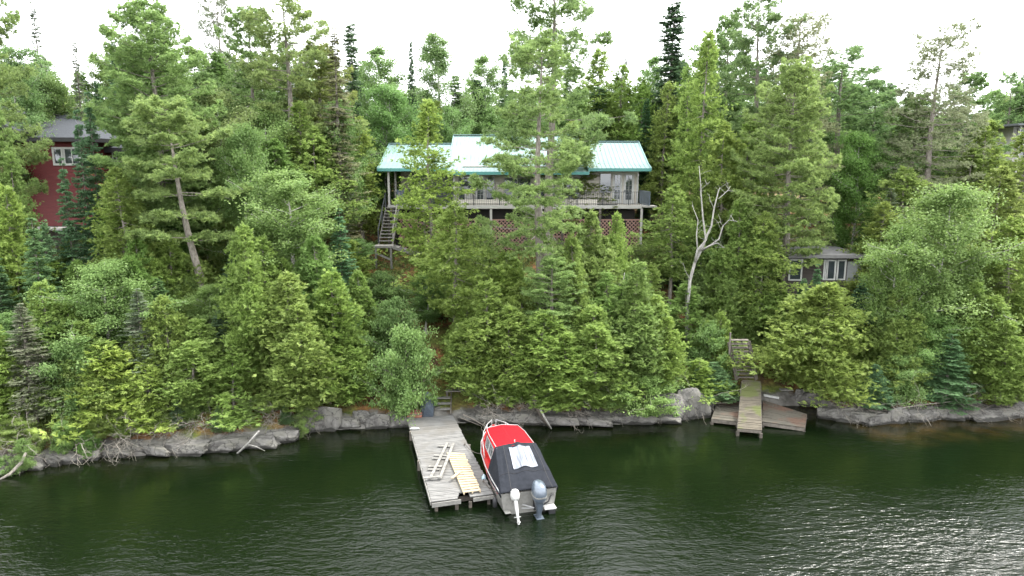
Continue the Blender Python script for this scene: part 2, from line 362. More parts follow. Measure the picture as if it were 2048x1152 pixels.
def make_spruce(seed, h, r, base=.05, step=.25, nbr=8, dens=1.6, droop=.25, ln=.18, wd=.055, ragged=.25, bare=0.0, power=.9, club=False, twigs=False):
    rng = np.random.default_rng(seed); tm, ax = trunk_mb(rng, h, .011 * h + .03, .006)
    z = h * base; CC = []; DD = []; SS = []; az0 = 0
    while z < h * .995:
        t = (z / h - base) / (1 - base); az0 += 1.9
        for b in range(nbr):
            az = az0 + b * 6.283 / nbr + rng.normal(0, .25)
            q = (1 - t) ** power * min(1, .6 + 3 * t)
            if club and t > .75: q = max(q, .30 * (1 - ((t - .87) / .16) ** 2))
            Lb = r * q * rng.uniform(1 - ragged * 1.6, 1 + ragged) + .08
            c0 = ax(z + rng.uniform(-.5, .5) * step * (1 + t)); o = np.array([math.cos(az), math.sin(az), 0]); sd_ = np.array([-o[1], o[0], 0])
            n = int((26 * Lb + 5) * dens)
            isbare = rng.uniform() < bare
            if isbare: n = int(n * .12)
            s = rng.uniform(.08, 1.0, n)
            hw = .38 * Lb * (1 - s * .75) * np.minimum(1, s * 4) + .03
            u = rng.uniform(-1, 1, n)
            P = c0 + o * (Lb * s)[:, None] + sd_ * (u * hw)[:, None]
            P[:, 2] += Lb * (-droop * s + droop * .75 * s ** 2.5) - np.abs(u) * hw * .25 + rng.normal(0, .02, n)
            D = unit(o * .9 + sd_ * (u * .9 + np.sign(u) * .35)[:, None] + np.array([0, 0, 1.0]) * rng.normal(-.08, .14, (n, 1)))
            CC.append(P); DD.append(D); SS.append(np.repeat(rng.uniform(0, 1), n))
            if Lb > .35 and (b % 2 == 0 or isbare):
                e = c0 + o * Lb * .92; e[2] += Lb * (-droop * .35)
                tm.tube(limb_path(rng, c0, e, 3, .06, .15), [.016, .012, .008, .005], 3, False)
                if twigs:
                    for q2 in range(4):
                        s2 = rng.uniform(.3, .9); a0 = c0 + (e - c0) * s2; e2 = a0 + (o * .3 + sd_ * rng.choice([-1, 1]) * .35 + np.array([0, 0, rng.uniform(-.25, .1)])) * Lb * .5
                        tm.tube([a0, (a0 + e2) / 2 + rng.normal(0, .03, 3), e2], [.008, .006, .004], 3, False)
        z += step * rng.uniform(.8, 1.2) * (1 - .35 * t)
    C = np.concatenate(CC); D = np.concatenate(DD); bt = np.concatenate(SS); n = len(C); Vs = []; Ts = []
    for j, (a, l) in enumerate([(0, 1.0), (.7, .7), (-.7, .7)]):
        sd0 = unit(np.cross(D, np.array([0, 0, 1.0])))
        d = unit(D * math.cos(a) + sd0 * math.sin(a) + rng.normal(0, .1, (n, 3)))
        s = unit(np.cross(d, np.array([0, 0, 1.0]) + rng.normal(0, .45, (n, 3))))
        Vs.append(leaf_quads(C, d, ln * l * rng.uniform(.7, 1.3, n), wd * rng.uniform(.7, 1.2, n), s).reshape(n, 4, 3))
        Ts.append(np.clip(bt * .5 + rng.uniform(0, .5, n), 0, 1))
    return tm.mesh('spruce_trunk', M['bark']), crown_mesh('spruce_crown', np.concatenate(Vs).reshape(-1, 3), np.concatenate(Ts)), h, r

def make_broad(seed, h, r, base=.25, nleaf=15000, lsz=.085, nbr=26, clump=.55, bark='bark_pale', forks=2, up=.9, prof='egg', r0=None, lean=(0, 0)):
    rng = np.random.default_rng(seed); tm, ax = trunk_mb(rng, h * .93, r0 or (.010 * h + .03), .025, lean=lean)
    tips = []
    def qf(t): return {'egg': math.sin(math.pi * (t * .80 + .14)) ** .8, 'top': min(1, t * 1.6 + .25) * (1 - t ** 4) ** .5 + .05, 'bush': (1 - t ** 2.2) ** .5 * min(1, .7 + t)}[prof]
    for i in range(nbr):
        t = (i + rng.uniform()) / nbr; z = h * (base + (.93 - base) * t); az = i * 2.4 + rng.normal(0, .4)
        Lb = r * qf(t) * rng.uniform(.35, 1.25) + .12; o = np.array([math.cos(az), math.sin(az), 0]); zb = max(h * base * .7, z - Lb * up * .8)
        c0 = ax(zb); e = ax(z) + o * Lb; e[2] = z + rng.normal(0, .1)
        pth = limb_path(rng, c0, e, 6, .09, .1); P = np.array(pth)
        rr = .008 * Lb + .010; tm.tube(pth, [rr * (1 - .8 * k / 6) + .003 for k in range(7)], 5, False)
        tips += [(P[k] * (1 - f) + P[k + 1] * f, .35 + .12 * k) for k in (2, 3, 4, 5) for f in (0.2, .7)]
        for q in range(forks + 2):
            k = rng.integers(2, 6); a0 = P[k]; e2 = a0 + (o * rng.uniform(.1, .6) + np.array([rng.normal(0, .5), rng.normal(0, .5), rng.uniform(-.2, .7)])) * Lb * .55
            pp = limb_path(rng, a0, e2, 3, .1); tm.tube(pp, [rr * .45, rr * .35, rr * .25, .004], 4, False)
            tips += [(np.array(pp[2]), .7), (np.array(pp[3]), .9), (np.array(pp[1]), .5)]
    T0 = np.array([a for a, _ in tips]); wt = np.array([b for _, b in tips]) * rng.uniform(.1, 1.6, len(tips)); wt /= wt.sum()
    idx = rng.choice(len(T0), nleaf, p=wt)
    tt = rng.uniform(0, 1, len(T0))
    off = rng.normal(0, 1, (nleaf, 3)); off = unit(off) * (rng.uniform(0, 1, nleaf) ** .5)[:, None] * clump * rng.uniform(.35, 1.15, len(T0))[idx][:, None]
    off[:, 2] *= .75
    P = T0[idx] + off
    D = unit(off * .8 + rng.normal(0, .5, (nleaf, 3)) + np.array([0, 0, -.25])); S = unit(np.cross(D, rng.normal(0, .55, (nleaf, 3)) + np.array([0, 0, 1.0])))
    V = leaf_quads(P, D, lsz * rng.uniform(.7, 1.3, nleaf), lsz * .75 * rng.uniform(.7, 1.2, nleaf), S, .45)
    tint = np.clip(.5 * tt[idx] + rng.uniform(0, .5, nleaf), 0, 1)
    return tm.mesh('broad_trunk', M[bark]), crown_mesh('broad_crown', V, tint), h, r

LIB = {}
def lib(kind, *v): LIB[kind] = list(v)
lib('cedar', cedar_clump([(1, 7, 1.5, -.3, 0), (101, 5.6, 1.4, .9, -.3), (102, 4.6, 1.3, -1.1, -.4)], 7, 2.1, nb=340, per=17, prof='lump'),
    cedar_clump([(2, 7, 1.6, .2, .1), (103, 5.9, 1.3, -.9, -.2), (104, 3.9, 1.3, .9, -.7)], 7, 2.1, nb=340, per=17, prof='lump'),
    cedar_clump([(3, 6.5, 1.7, .1, 0), (105, 5.2, 1.4, 1.1, .2), (106, 5.0, 1.3, -1.1, 0)], 6.5, 2.3, nb=340, per=17, prof='lump'))
lib('cedar_round', make_cedar(7, 5.6, 2.4, .02, 560, 28, 'round', .25, .045, .42))
lib('cedar_tall', make_cedar(11, 11, 1.7, .12, 500, 15, 'column', open_=.10), make_cedar(12, 12, 1.8, .16, 500, 15, 'lump', open_=.14), make_cedar(13, 10, 1.8, .26, 430, 16, 'column', open_=.12, droop=.45))
lib('cedar_small', make_cedar(21, 3.4, 1.2, .02, 170, 12), make_cedar(22, 3.2, 1.3, .02, 170, 12, 'round'))
lib('pine', make_pine(31, 17, 2.9, .22), make_pine(32, 17, 3.1, .2, nbr=5, step=.62), make_pine(33, 16, 2.8, .3, sparse=.2, nbr=5, step=.7))
lib('pine_lean', make_pine(36, 13, 2.4, .42, nbr=4, step=1.15, dens=4.2, lean=(-1.1, 0), prof=[(0, .8), (.3, 1), (.7, .8), (1, .25)]))
lib('pine_center', make_pine(37, 17, 2.7, .34, step=.95, nbr=5, dens=2.6, sparse=.12, prof=[(0, .75), (.15, 1), (.45, .85), (.75, .6), (1, .2)]))
lib('pine_thin', make_pine(41, 17, 3.0, .3, nbr=5, step=.5, dens=1.0, k=9, bare=.22, sparse=.1, prof=[(0, .9), (.4, .9), (.7, .5), (.88, .5), (1, .2)]))
lib('pine_open', make_pine(43, 17, 3.0, .3, nbr=4, step=.85, dens=2.6, sparse=.12, thick=.24))
lib('spruce', make_spruce(51, 11, 1.7), make_spruce(52, 11, 1.5, club=True, ragged=.35, base=.15))
lib('spruce_thin', make_spruce(55, 13, 1.5, .12, .28, 7, 1.1, .4, ragged=.45, bare=.3, twigs=True))
lib('fir', make_spruce(57, 5, 1.6, .02, .24, 8, 2.2, .12, ln=.15, wd=.05, ragged=.18), make_spruce(58, 7, 1.8, .02, .30, 8, 2.0, .1, ln=.16, wd=.055, ragged=.25))
lib('birch', make_broad(61, 8, 2.1, .2, 44000, .095, 40, .62), make_broad(62, 9, 1.9, .25, 42000, .095, 40, .6, prof='top'))
lib('poplar', make_broad(65, 13, 1.9, .3, 34000, .105, 46, .65, prof='egg'), make_broad(66, 12, 1.7, .25, 30000, .105, 46, .6, prof='top'))
lib('shrub', make_broad(71, 3.4, 1.7, .06, 22000, .10, 34, .42, bark='bark', prof='bush', up=.6, r0=.03), make_broad(72, 3, 1.5, .06, 16000, .10, 30, .38, bark='bark', prof='bush', up=.6, r0=.03))
def twig_tangle(seed, n=16, L0=1.5, r0=.016, dirz=(-.5, .5), curl=.8):
    rng = np.random.default_rng(seed); mb = MB()
    def grow(p, d, L_, r_, lv):
        m = 7; pts = [p.copy()]; q = p.copy(); ax = rng.normal(0, 1, 3); ax /= np.linalg.norm(ax)
        for i in range(m):
            d = d + np.cross(ax, d) * curl * .22 + rng.normal(0, .13, 3); d /= np.linalg.norm(d); q = q + d * L_ / m; pts.append(q.copy())
            if lv > 0 and rng.uniform() < .55: grow(q.copy(), unit(d + rng.normal(0, .7, 3)), L_ * rng.uniform(.35, .6), r_ * .6, lv - 1)
        mb.tube(pts, [r_ * (1 - .75 * i / m) for i in range(m + 1)], 4, False)
    for i in range(n):
        a = rng.uniform(-2.9, -.25); d = np.array([math.cos(a), math.sin(a) * .8, rng.uniform(*dirz)])
        grow(rng.normal(0, .15, 3), unit(d), L0 * rng.uniform(.5, 1.1), r0 * rng.uniform(.6, 1.2), 2)
    return mb.mesh('twigs', M['drygrey'])
TW = [twig_tangle(81), twig_tangle(82, 20, 1.2, .013, (-.7, .4), 1.2), twig_tangle(83, 11, 1.9, .02, (-.8, .1), .6)]
MATOF = {'pine': 'pine', 'pine_lean': 'pine', 'pine_center': 'pine', 'pine_open': 'pine', 'pine_thin': 'dull', 'spruce': 'spruce', 'spruce_thin': 'dull', 'fir': 'spruce', 'birch': 'birch', 'poplar': 'birch', 'shrub': 'birch'}
NAMEOF = {'cedar': 'cedar_tree', 'cedar_round': 'cedar_tree', 'cedar_tall': 'cedar_tree', 'cedar_small': 'cedar_tree', 'pine': 'pine_tree', 'pine_lean': 'pine_tree', 'pine_center': 'pine_tree',
          'pine_thin': 'pine_tree', 'pine_open': 'pine_tree', 'spruce': 'spruce_tree', 'spruce_thin': 'spruce_tree', 'fir': 'fir_tree', 'birch': 'birch_tree', 'poplar': 'poplar_tree', 'shrub': 'shrub'}
prng = random.Random(5)
def plant(kind, pos, h, width, label, tint=(1, 1, 1), group=None, var=None, rz=None, lean=0.0, crownmat=None):
    vs = LIB[kind]; v = vs[var if var is not None else prng.randrange(len(vs))]
    nm = NAMEOF[kind]
    root = empty(nm, pos, prng.uniform(0, 6.28) if rz is None else rz, label, nm.replace('_', ' ').replace('pine tree', 'pine tree'), group)
    sxy = width / (2 * v[3]) * 1.06; sz = h / v[2]
    root.scale = (sxy, sxy, sz)
    if lean: root.rotation_euler = (0, lean, 0) if rz is None else (0, lean, rz)
    tr = link('stem' if kind == 'shrub' else 'trunk', v[0], None, root)
    c = link('crown', v[1], M[MATOF.get(kind, 'cedar')], root)
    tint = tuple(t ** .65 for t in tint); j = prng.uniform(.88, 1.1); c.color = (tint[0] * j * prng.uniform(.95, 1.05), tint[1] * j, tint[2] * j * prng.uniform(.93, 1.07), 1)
    return root
def tree(kind, px, pyb, pyt, wpx, label, tint=(1, 1, 1), **k):
    p = ground(px, pyb)
    top = at(px, pyt, Y=p.y)
    return plant(kind, p, top.z - p.z, wpx * pxm((p.x, p.y, (p.z + top.z) / 2)), label, tint, **k)
# ------------------------------------------------------------------ the setting: hillside, lake
def make_terrain():
    xs = np.concatenate([np.linspace(-400, -45, 20), np.arange(-44, 44.1, .35), np.linspace(45, 400, 20)])
    dd = np.concatenate([np.array([-60, -30, -12, -6, -3, -1.5, -.6, -.2]), np.arange(-.1, 1.6, .15), np.arange(1.8, 24, .4), np.linspace(24.5, 60, 30), np.array([80, 120, 200, 320, 500])])
    X = np.repeat(xs[None], len(dd), 0); D = np.repeat(dd[:, None], len(xs), 1)
    Y = shore(X) + D; Z = gz(X, Y)
    Z = Z + .12 * nz(X, Y, 3.7, 2.2) * ((D > 0) & (D < 2)) 
    n, m = X.shape; V = np.stack([X, Y, Z], 2).reshape(-1, 3)
    i = np.arange(n * m).reshape(n, m)
    Q = np.stack([i[:-1, :-1], i[:-1, 1:], i[1:, 1:], i[1:, :-1]], 2).reshape(-1, 4)
    t = np.clip((D[:-1, :-1] - .45 - .25 * nz(X[:-1, :-1], Y[:-1, :-1], 1.3, 2)) / .3, 0, 1).reshape(-1)
    return np_mesh('hillside', V, Q, t, smooth=True)
m, N, Lk, B = newmat('forest_floor')
tc = N.new('ShaderNodeTexCoord')
def nse(sc, det=6, lo=.4, hi=.6):
    n = N.new('ShaderNodeTexNoise'); n.inputs['Scale'].default_value = sc; n.inputs['Detail'].default_value = det
    Lk.new(tc.outputs['Object'], n.inputs[0]); r = N.new('ShaderNodeValToRGB'); r.color_ramp.elements[0].position = lo; r.color_ramp.elements[1].position = hi
    Lk.new(n.outputs[0], r.inputs[0]); return n, r
def mixc(f, a, b):
    x = N.new('ShaderNodeMix'); x.data_type = 'RGBA'; Lk.new(f, x.inputs[0])
    for s_, i in ((a, 6), (b, 7)):
        if isinstance(s_, tuple): x.inputs[i].default_value = (*s_, 1)
        else: Lk.new(s_, x.inputs[i])
    return x.outputs[2]
n1, r1 = nse(2.2); n2, r2 = nse(.55, 6, .46, .6); n3, r3 = nse(5, 6, .35, .7); n4, r4 = nse(1.3, 5, .35, .65)
litter = mixc(r1.outputs[0], (.07, .045, .025), (.21, .105, .042))
moss = mixc(r3.outputs[0], (.05, .07, .018), (.13, .15, .035))
fl = mixc(r2.outputs[0], litter, moss)
rk = mixc(r4.outputs[0], (.05, .047, .042), (.16, .153, .14))
a = N.new('ShaderNodeAttribute'); a.attribute_name = 'tint'
Lk.new(mixc(a.outputs['Fac'], rk, fl), B.inputs['Base Color']); B.inputs['Roughness'].default_value = .95; B.inputs['Specular IOR Level'].default_value = .2
bp = N.new('ShaderNodeBump'); bp.inputs['Distance'].default_value = .12; n5, r5 = nse(4, 9); Lk.new(n5.outputs[0], bp.inputs['Height']); Lk.new(bp.outputs[0], B.inputs['Normal'])
tag(link('ground', make_terrain(), m), kind='structure')

m, N, Lk, B = newmat('lake_water')
tc = N.new('ShaderNodeTexCoord')
def wave(scale, sx, sy, rot, det=3):
    mp = N.new('ShaderNodeMapping'); mp.inputs['Scale'].default_value = (sx, sy, 1); mp.inputs['Rotation'].default_value = (0, 0, rot)
    n = N.new('ShaderNodeTexNoise'); n.inputs['Scale'].default_value = scale; n.inputs['Detail'].default_value = det; n.inputs['Roughness'].default_value = .55; n.inputs['Distortion'].default_value = .35
    Lk.new(tc.outputs['Object'], mp.inputs[0]); Lk.new(mp.outputs[0], n.inputs[0]); return n.outputs[0]
def mth(op, a, b):
    x = N.new('ShaderNodeMath'); x.operation = op
    for s_, i in ((a, 0), (b, 1)):
        if isinstance(s_, (int, float)): x.inputs[i].default_value = s_
        else: Lk.new(s_, x.inputs[i])
    return x.outputs[0]
hgt = mth('ADD', mth('MULTIPLY', wave(1.0, .9, 2.2, R(-14)), .55), mth('ADD', mth('MULTIPLY', wave(2.6, .9, 2.1, R(-22)), .30), mth('MULTIPLY', wave(5.5, 1, 2.2, R(-16)), .16)))
gust = N.new('ShaderNodeMapRange'); Lk.new(wave(.075, 1, 1.6, .3, 2), gust.inputs[0]); gust.inputs[1].default_value = .40; gust.inputs[2].default_value = .62; gust.inputs[3].default_value = .35; gust.inputs[4].default_value = 1.0
sx = N.new('ShaderNodeSeparateXYZ'); Lk.new(tc.outputs['Object'], sx.inputs[0])
lee = N.new('ShaderNodeMapRange'); Lk.new(sx.outputs[1], lee.inputs[0]); lee.inputs[1].default_value = 28; lee.inputs[2].default_value = 17; lee.inputs[3].default_value = .32; lee.inputs[4].default_value = 1.6
b = N.new('ShaderNodeBump'); b.inputs['Distance'].default_value = .17; fan = N.new('ShaderNodeMapRange'); Lk.new(mth('SUBTRACT', sx.outputs[0], mth('MULTIPLY', sx.outputs[1], .55)), fan.inputs[0]); fan.inputs[1].default_value = -8; fan.inputs[2].default_value = 4; fan.inputs[3].default_value = .8; fan.inputs[4].default_value = 1.5; Lk.new(mth('MULTIPLY', fan.outputs[0], mth('MULTIPLY', gust.outputs[0], lee.outputs[0])), b.inputs['Strength']); Lk.new(hgt, b.inputs['Height']); Lk.new(b.outputs[0], B.inputs['Normal'])
at_ = N.new('ShaderNodeAttribute'); at_.attribute_name = 'shallow'
nn = N.new('ShaderNodeTexNoise'); nn.inputs['Scale'].default_value = .9; nn.inputs['Detail'].default_value = 5; Lk.new(tc.outputs['Object'], nn.inputs[0])
rr = N.new('ShaderNodeValToRGB'); rr.color_ramp.elements[0].color = (.012, .011, .004, 1); rr.color_ramp.elements[1].color = (.04, .026, .008, 1); rr.color_ramp.elements[0].position = .42; rr.color_ramp.elements[1].position = .68
Lk.new(nn.outputs[0], rr.inputs[0])
Lk.new(mixc(at_.outputs['Fac'], (.0026, .0056, .0018), rr.outputs[0]), B.inputs['Base Color'])
B.inputs['Roughness'].default_value = .035; B.inputs['IOR'].default_value = 1.33
xs = np.concatenate([np.array([-400, -100]), np.arange(-40, 40.1, 1.0), np.array([100, 400])]); ys = np.concatenate([np.array([-500, -100, 0, 10]), np.arange(14, 44, .5), np.array([60])])
X, Y = np.meshgrid(xs, ys); i = np.arange(X.size).reshape(X.shape)
Q = np.stack([i[:-1, :-1], i[:-1, 1:], i[1:, 1:], i[1:, :-1]], 2).reshape(-1, 4)
wm = np_mesh('lake', np.stack([X, Y, 0 * X], 2).reshape(-1, 3), Q)
d = shore(X) - Y; sh = np.clip(1 - d / 3.2, 0, 1) * np.clip((X - 14) / 4, 0.12, 1)
aa = wm.attributes.new('shallow', 'FLOAT', 'POINT'); aa.data.foreach_set('value', sh.ravel().astype(np.float32))
tag(link('water', wm, m), kind='structure')

# ------------------------------------------------------------------ shore rocks
def make_rock(seed, flat=.5, blocky=.6):
    rng = random.Random(seed); import bmesh
    bm = bmesh.new(); bmesh.ops.create_cube(bm, size=2)
    bmesh.ops.subdivide_edges(bm, edges=list(bm.edges), cuts=9, use_grid_fill=True)
    o = Vector((rng.uniform(-50, 50), rng.uniform(-50, 50), rng.uniform(-50, 50)))
    pl = []
    for k in range(9):
        nrm = Vector((rng.gauss(0, 1), rng.gauss(0, 1), rng.gauss(0, .8))).normalized(); pl.append((nrm, rng.uniform(.72, 1.05)))
    for v in bm.verts:
        c = v.co.copy(); s = c.normalized(); p = c * blocky + s * (1 - blocky) * 1.25
        for nrm, dd_ in pl:
            e = p.dot(nrm) - dd_
            if e > 0: p -= nrm * e
        p += s * .10 * mnoise.noise(c * 1.6 + o) + s * .05 * mnoise.noise(c * 4.5 + o) + s * .025 * mnoise.noise(c * 11 + o)
        v.co = Vector((p.x, p.y * .8, p.z * flat))
    me = bpy.data.meshes.new('rock'); bm.to_mesh(me); bm.free()
    me.materials.append(M['rock']); return me
RK = [make_rock(s, f, b) for s, f, b in ((1, .5, .85), (2, .45, .8), (3, .6, .7), (4, .4, .85), (5, .7, .55), (6, .55, .6), (7, .38, .8))]
def rock(px, py, wpx, hpx, label, group, k=None, rz=None, dy=0.25):
    p = at(px, py, Z=0.0); y = float(shore(p.x)) + dy; s = pxm((p.x, y, 0))
    me = RK[prng.randrange(len(RK)) if k is None else k]
    o = link('boulder', me, None); o.location = (p.x, y, hpx * s * .26)
    o.rotation_euler = (prng.uniform(-.08, .08), prng.uniform(-.06, .06), prng.uniform(-.3, .3) + (math.pi if prng.random() < .5 else 0) if rz is None else rz)
    o.scale = (wpx * s * .58, max(.32, wpx * s * .28), hpx * s * .9)
    return tag(o, label, 'rock', group)
def ledge_run(px0, px1, label, group, hpx, wlo=38, whi=75, ks=(0, 1, 3, 6, 0)):
    px = px0
    while px < px1:
        wp = prng.uniform(wlo, whi); j = prng.uniform(.75, 1.2)
        rock(px + wp / 2, float(np.interp(px + wp / 2, [a for a, _ in _sh], [b for _, b in _sh])), wp * 1.12, hpx * j, label, group, k=prng.choice(ks), dy=prng.uniform(.05, .35))
        px += wp * .92
ledge_run(-60, 400, None, 'ledge rocks left of the left shore crack', 30)
ledge_run(415, 625, None, 'ledge rocks right of the left shore crack', 38)
ledge_run(625, 805, None, 'steep ledge rocks between the left bend and the dock', 38, 30, 55)
ledge_run(915, 1320, None, 'grey ledge rocks behind the red boat', 30)
ledge_run(1650, 2120, None, 'small dark shore rocks right of the mossy platforms', 32, 28, 58, (2, 0, 5, 1, 6))
rock(610, 870, 42, 44, 'rounded grey rock standing at the bend of the shore below the wide left cedar', None, 4)
rock(655, 852, 60, 66, 'tall flat faced grey rock slab at the bend of the shore left of the dock', None, 0)
rock(1345, 850, 70, 58, 'big rounded grey boulder at the waterline left of the old mossy platforms', None, 4)
rock(1390, 840, 60, 78, 'tallest pale grey boulder beside the left mossy platform', None, 5)
rock(1640, 838, 26, 34, 'small round grey boulder touching the right end of the mossy platform', None, 4)
rock(1612, 806, 60, 34, 'dark rock in the shade behind the right end of the mossy platform', None, 0, dy=.5)
rock(1650, 815, 70, 38, 'blocky dark rock under the round cedar just right of the platforms', None, 1, dy=.5)
rock(1700, 835, 64, 34, 'wide dark shore rock below the right side of the round cedar', None, 3, dy=.35)
rock(1757, 850, 52, 30, 'pale tilted slab of rock alone at the waterline on the right shore', None, 1, .35)
rock(1865, 842, 46, 32, 'rounded brown grey boulder on the right shore below the low fir', None, 5)
rock(1985, 830, 120, 30, 'long smooth grey slab sloping into the water at the right edge', None, 3)
rock(2040, 826, 70, 26, 'light brown flat slab of rock above the waterline in the right corner', None, 6, dy=1.0)

# ------------------------------------------------------------------ grey dock
DK = [at(863, 1003, Z=.45), at(987, 987, Z=.45), at(905, 829, Z=.45), at(816, 836, Z=.45)]   # near left, near right, far right, far left
def dk(u, v, z=.45):                             # u across 0..1, v along 0..1 from the lake end
    a = DK[0].lerp(DK[1], u); b_ = DK[3].lerp(DK[2], u); p = a.lerp(b_, v); return Vector((p.x, p.y, z))
def dinv(px, py, z=.47):                         # dock coordinates of a photo pixel
    p = at(px, py, Z=z); u, v = .5, .5
    for _ in range(12):
        c = dk(u, v); ex = (DK[1] - DK[0]); ey = (DK[3] - DK[0]); dlt = Vector((p.x, p.y, 0)) - Vector((c.x, c.y, 0))
        det = ex.x * ey.y - ex.y * ey.x; u += (dlt.x * ey.y - dlt.y * ey.x) / det; v += (ex.x * dlt.y - ex.y * dlt.x) / det
    return u, v
dock = empty('dock', (DK[0] + DK[1]) / 2 * 1.0, 0, 'long weathered grey plank dock running out to the red boat', 'dock'); DO = dock.location.copy()
def dsub(v): return Vector(v) - DO
dock.location.z = 0; DO = dock.location.copy()
mb = MB(); nbd = 62; rg = random.Random(3)
for i in range(nbd):
    v0, v1 = i / nbd, (i + .90) / nbd
    if i < 3: spans = [(0, .42 + .02 * i), (.62, 1.0)]
    else: spans = [(rg.uniform(-.012, .006), rg.uniform(.995, 1.012))]
    for (u0, u1) in spans:
        dz = rg.uniform(-.006, .006); tl = rg.uniform(-.004, .004)
        q = [dsub(dk(u0, v0, .45 + dz)), dsub(dk(u1, v0, .45 + dz + tl)), dsub(dk(u1, v1, .45 + dz + tl)), dsub(dk(u0, v1, .45 + dz))]
        mb.slab(q, .04)
mb.build('deck_boards', M['planks'], dock)
mb = MB()
for u in (.03, .33, .66, .97): mb.bar(dsub(dk(u, 0.02, .31)), dsub(dk(u, 1, .31)), .09, .19)
for v in (.06, .3, .55, .8): mb.bar(dsub(dk(0.01, v, .12)), dsub(dk(.99, v, .12)), .14, .16)
mb.build('under_frame', M['darkwood'], dock)
mb = MB(); mb.bar(dsub(dk(0, -.012, .34)), dsub(dk(.46, -.012, .35)), .04, .17); mb.build('fascia_board', M['planks_end'], dock)
mb = MB(); mb.bar(dsub(dk(.66, -.012, .35)), dsub(dk(1.0, -.012, .36)), .04, .14); mb.build('fascia_board', M['planks_end'], dock)
mb = MB(); mb.bar(dsub(dk(-.012, .0, .36)), dsub(dk(-.012, 1, .36)), .035, .14); mb.build('side_board', M['planks_end'], dock)
for u, v in ((.08, .01), (.40, .0), (.62, .0), (.93, .01), (-.02, .42), (-.02, .8), (1.02, .55)):
    mb = MB(); c = dsub(dk(u, v, 0)); mb.box(c.x - .06, c.x + .06, c.y - .06, c.y + .06, -1.2, .24 if 0 < u < 1 else .44); mb.build('post', M['darkwood'] if 0 < u < 1 else M['stairwood'], dock)
def cleat(u, v):
    mb = MB(); c = dsub(dk(u, v, .46)); mb.tube([c + Vector((-.02, -.12, .06)), c + Vector((0, -.05, .05)), c + Vector((0, .05, .05)), c + Vector((.02, .12, .06))], .016, 6); mb.tube([c, c + Vector((0, 0, .05))], .02, 6)
    mb.build('cleat', M['darkwood'], dock)
cleat(.93, .55); cleat(.93, .12)
def P_(px, py, z=.5): return at(px, py, Z=z)
def boards_thing(name, label, cat, lst, w_, h_, mat, z=.5):
    c = sum((P_(*a[0], z) for a in lst), Vector()) / len(lst); root = empty(name, (c.x, c.y, z - .03), 0, label, cat)
    O = root.location
    for k, (a, b_, dz, nm) in enumerate(lst):
        mb = MB(); mb.bar(P_(*a, z) - O + Vector((0, 0, dz)), P_(*b_, z) - O + Vector((0, 0, dz)), w_, h_); mb.build(nm, mat, root)
    return root
boards_thing('board_frame', 'grey ladder like frame of old boards lying on the dock', 'board frame', [((895, 887), (860, 960), .05, 'rail'), ((907, 888), (880, 959), .05, 'rail'),
    ((876, 892), (902, 893), 0.005, 'crosspiece'), ((868, 911), (896, 912), 0.005, 'crosspiece'), ((865, 917), (894, 917), 0.005, 'crosspiece'), ((857, 933), (884, 933), 0.005, 'crosspiece'),
    ((856, 939), (880, 939), 0.005, 'crosspiece'), ((846, 960), (882, 957), 0.09, 'crosspiece')], .12, .04, M['planks_end'])
def slat_panel():
    q = [P_(893, 904, .56), P_(929, 906, .56), P_(963, 981, .56), P_(927, 986, .56)]
    root = empty('slatted_panel', (q[0].x, q[0].y, .47), 0, 'fresh pale slatted wood panel lying on the grey dock', 'wood panel'); O = root.location
    mb = MB(); n = 17; rg = random.Random(9)
    for i in range(n):
        a, c = q[0].lerp(q[3], (i + .14) / n), q[0].lerp(q[3], (i + .82) / n); b_, d_ = q[1].lerp(q[2], (i + .14) / n), q[1].lerp(q[2], (i + .82) / n)
        e = (b_ - a) * rg.uniform(-.05, .03); mb.slab([a - O, b_ + e - O, d_ + e - O, c - O], .022)
    mb.build('slats', M['newwood'], root)
    for s_ in (0.04, .5, .93):
        mb = MB(); a = q[0].lerp(q[1], s_) - O; b_ = q[3].lerp(q[2], s_) - O; dn = Vector((0, 0, -.052)); mb.bar(a + dn, b_ + dn, .05, .055); mb.build('rail', M['newwood'], root)
slat_panel()
boards_thing('loose_board', 'short loose pale board leaning over the left edge of the slatted panel', 'board', [((904, 962), (919, 949), .12, 'board')], .11, .03, M['newwood'], .5)
o = link('scrap', make_rock(44, .18, .2), None); o.data.materials.clear(); o.data.materials.append(noisy('white_scrap', (.4, .4, .38), (.6, .6, .57), 5)); p = P_(829, 857, .5); o.location = p; o.scale = (.20, .1, .35); tag(o, 'small white scrap lying on the left edge of the dock near the shore', 'scrap')
# tarp bundle and rusty crate at the shore end
me = make_rock(61, 1.25, .35); me.materials.clear(); me.materials.append(noisy('blue_grey_tarp', (.04, .055, .075), (.11, .135, .17), 7, .5, .05, stretch=(4, 4, .6)))
o = link('tarp_bundle', me, None); p = P_(853, 833, .5); o.location = (p.x, p.y + .25, 1.0); o.scale = (.34, .3, .50); tag(o, 'blue grey tarp bundle standing at the shore end of the dock', 'tarp')
root = empty('wooden_crate', P_(829, 836, .46), 0.1, 'red brown wooden crate on the far left corner of the dock', 'crate')
mb = MB(); mb.box(-.38, .38, .02, .42, 0, .03); mb.box(-.38, .38, .02, .05, .035, .28); mb.box(-.38, .38, .39, .42, .035, .28); mb.box(-.38, -.35, .053, .387, .035, .28); mb.box(.35, .38, .053, .387, .035, .28)
mb.build('box', noisy('red_brown_wood', (.16, .06, .04), (.28, .12, .08), 6), root, bevel=.004)
mb = MB(); mb.box(-.40, .40, 0.0, .017, .15, .20); mb.build('batten', M['stairwood'], root)
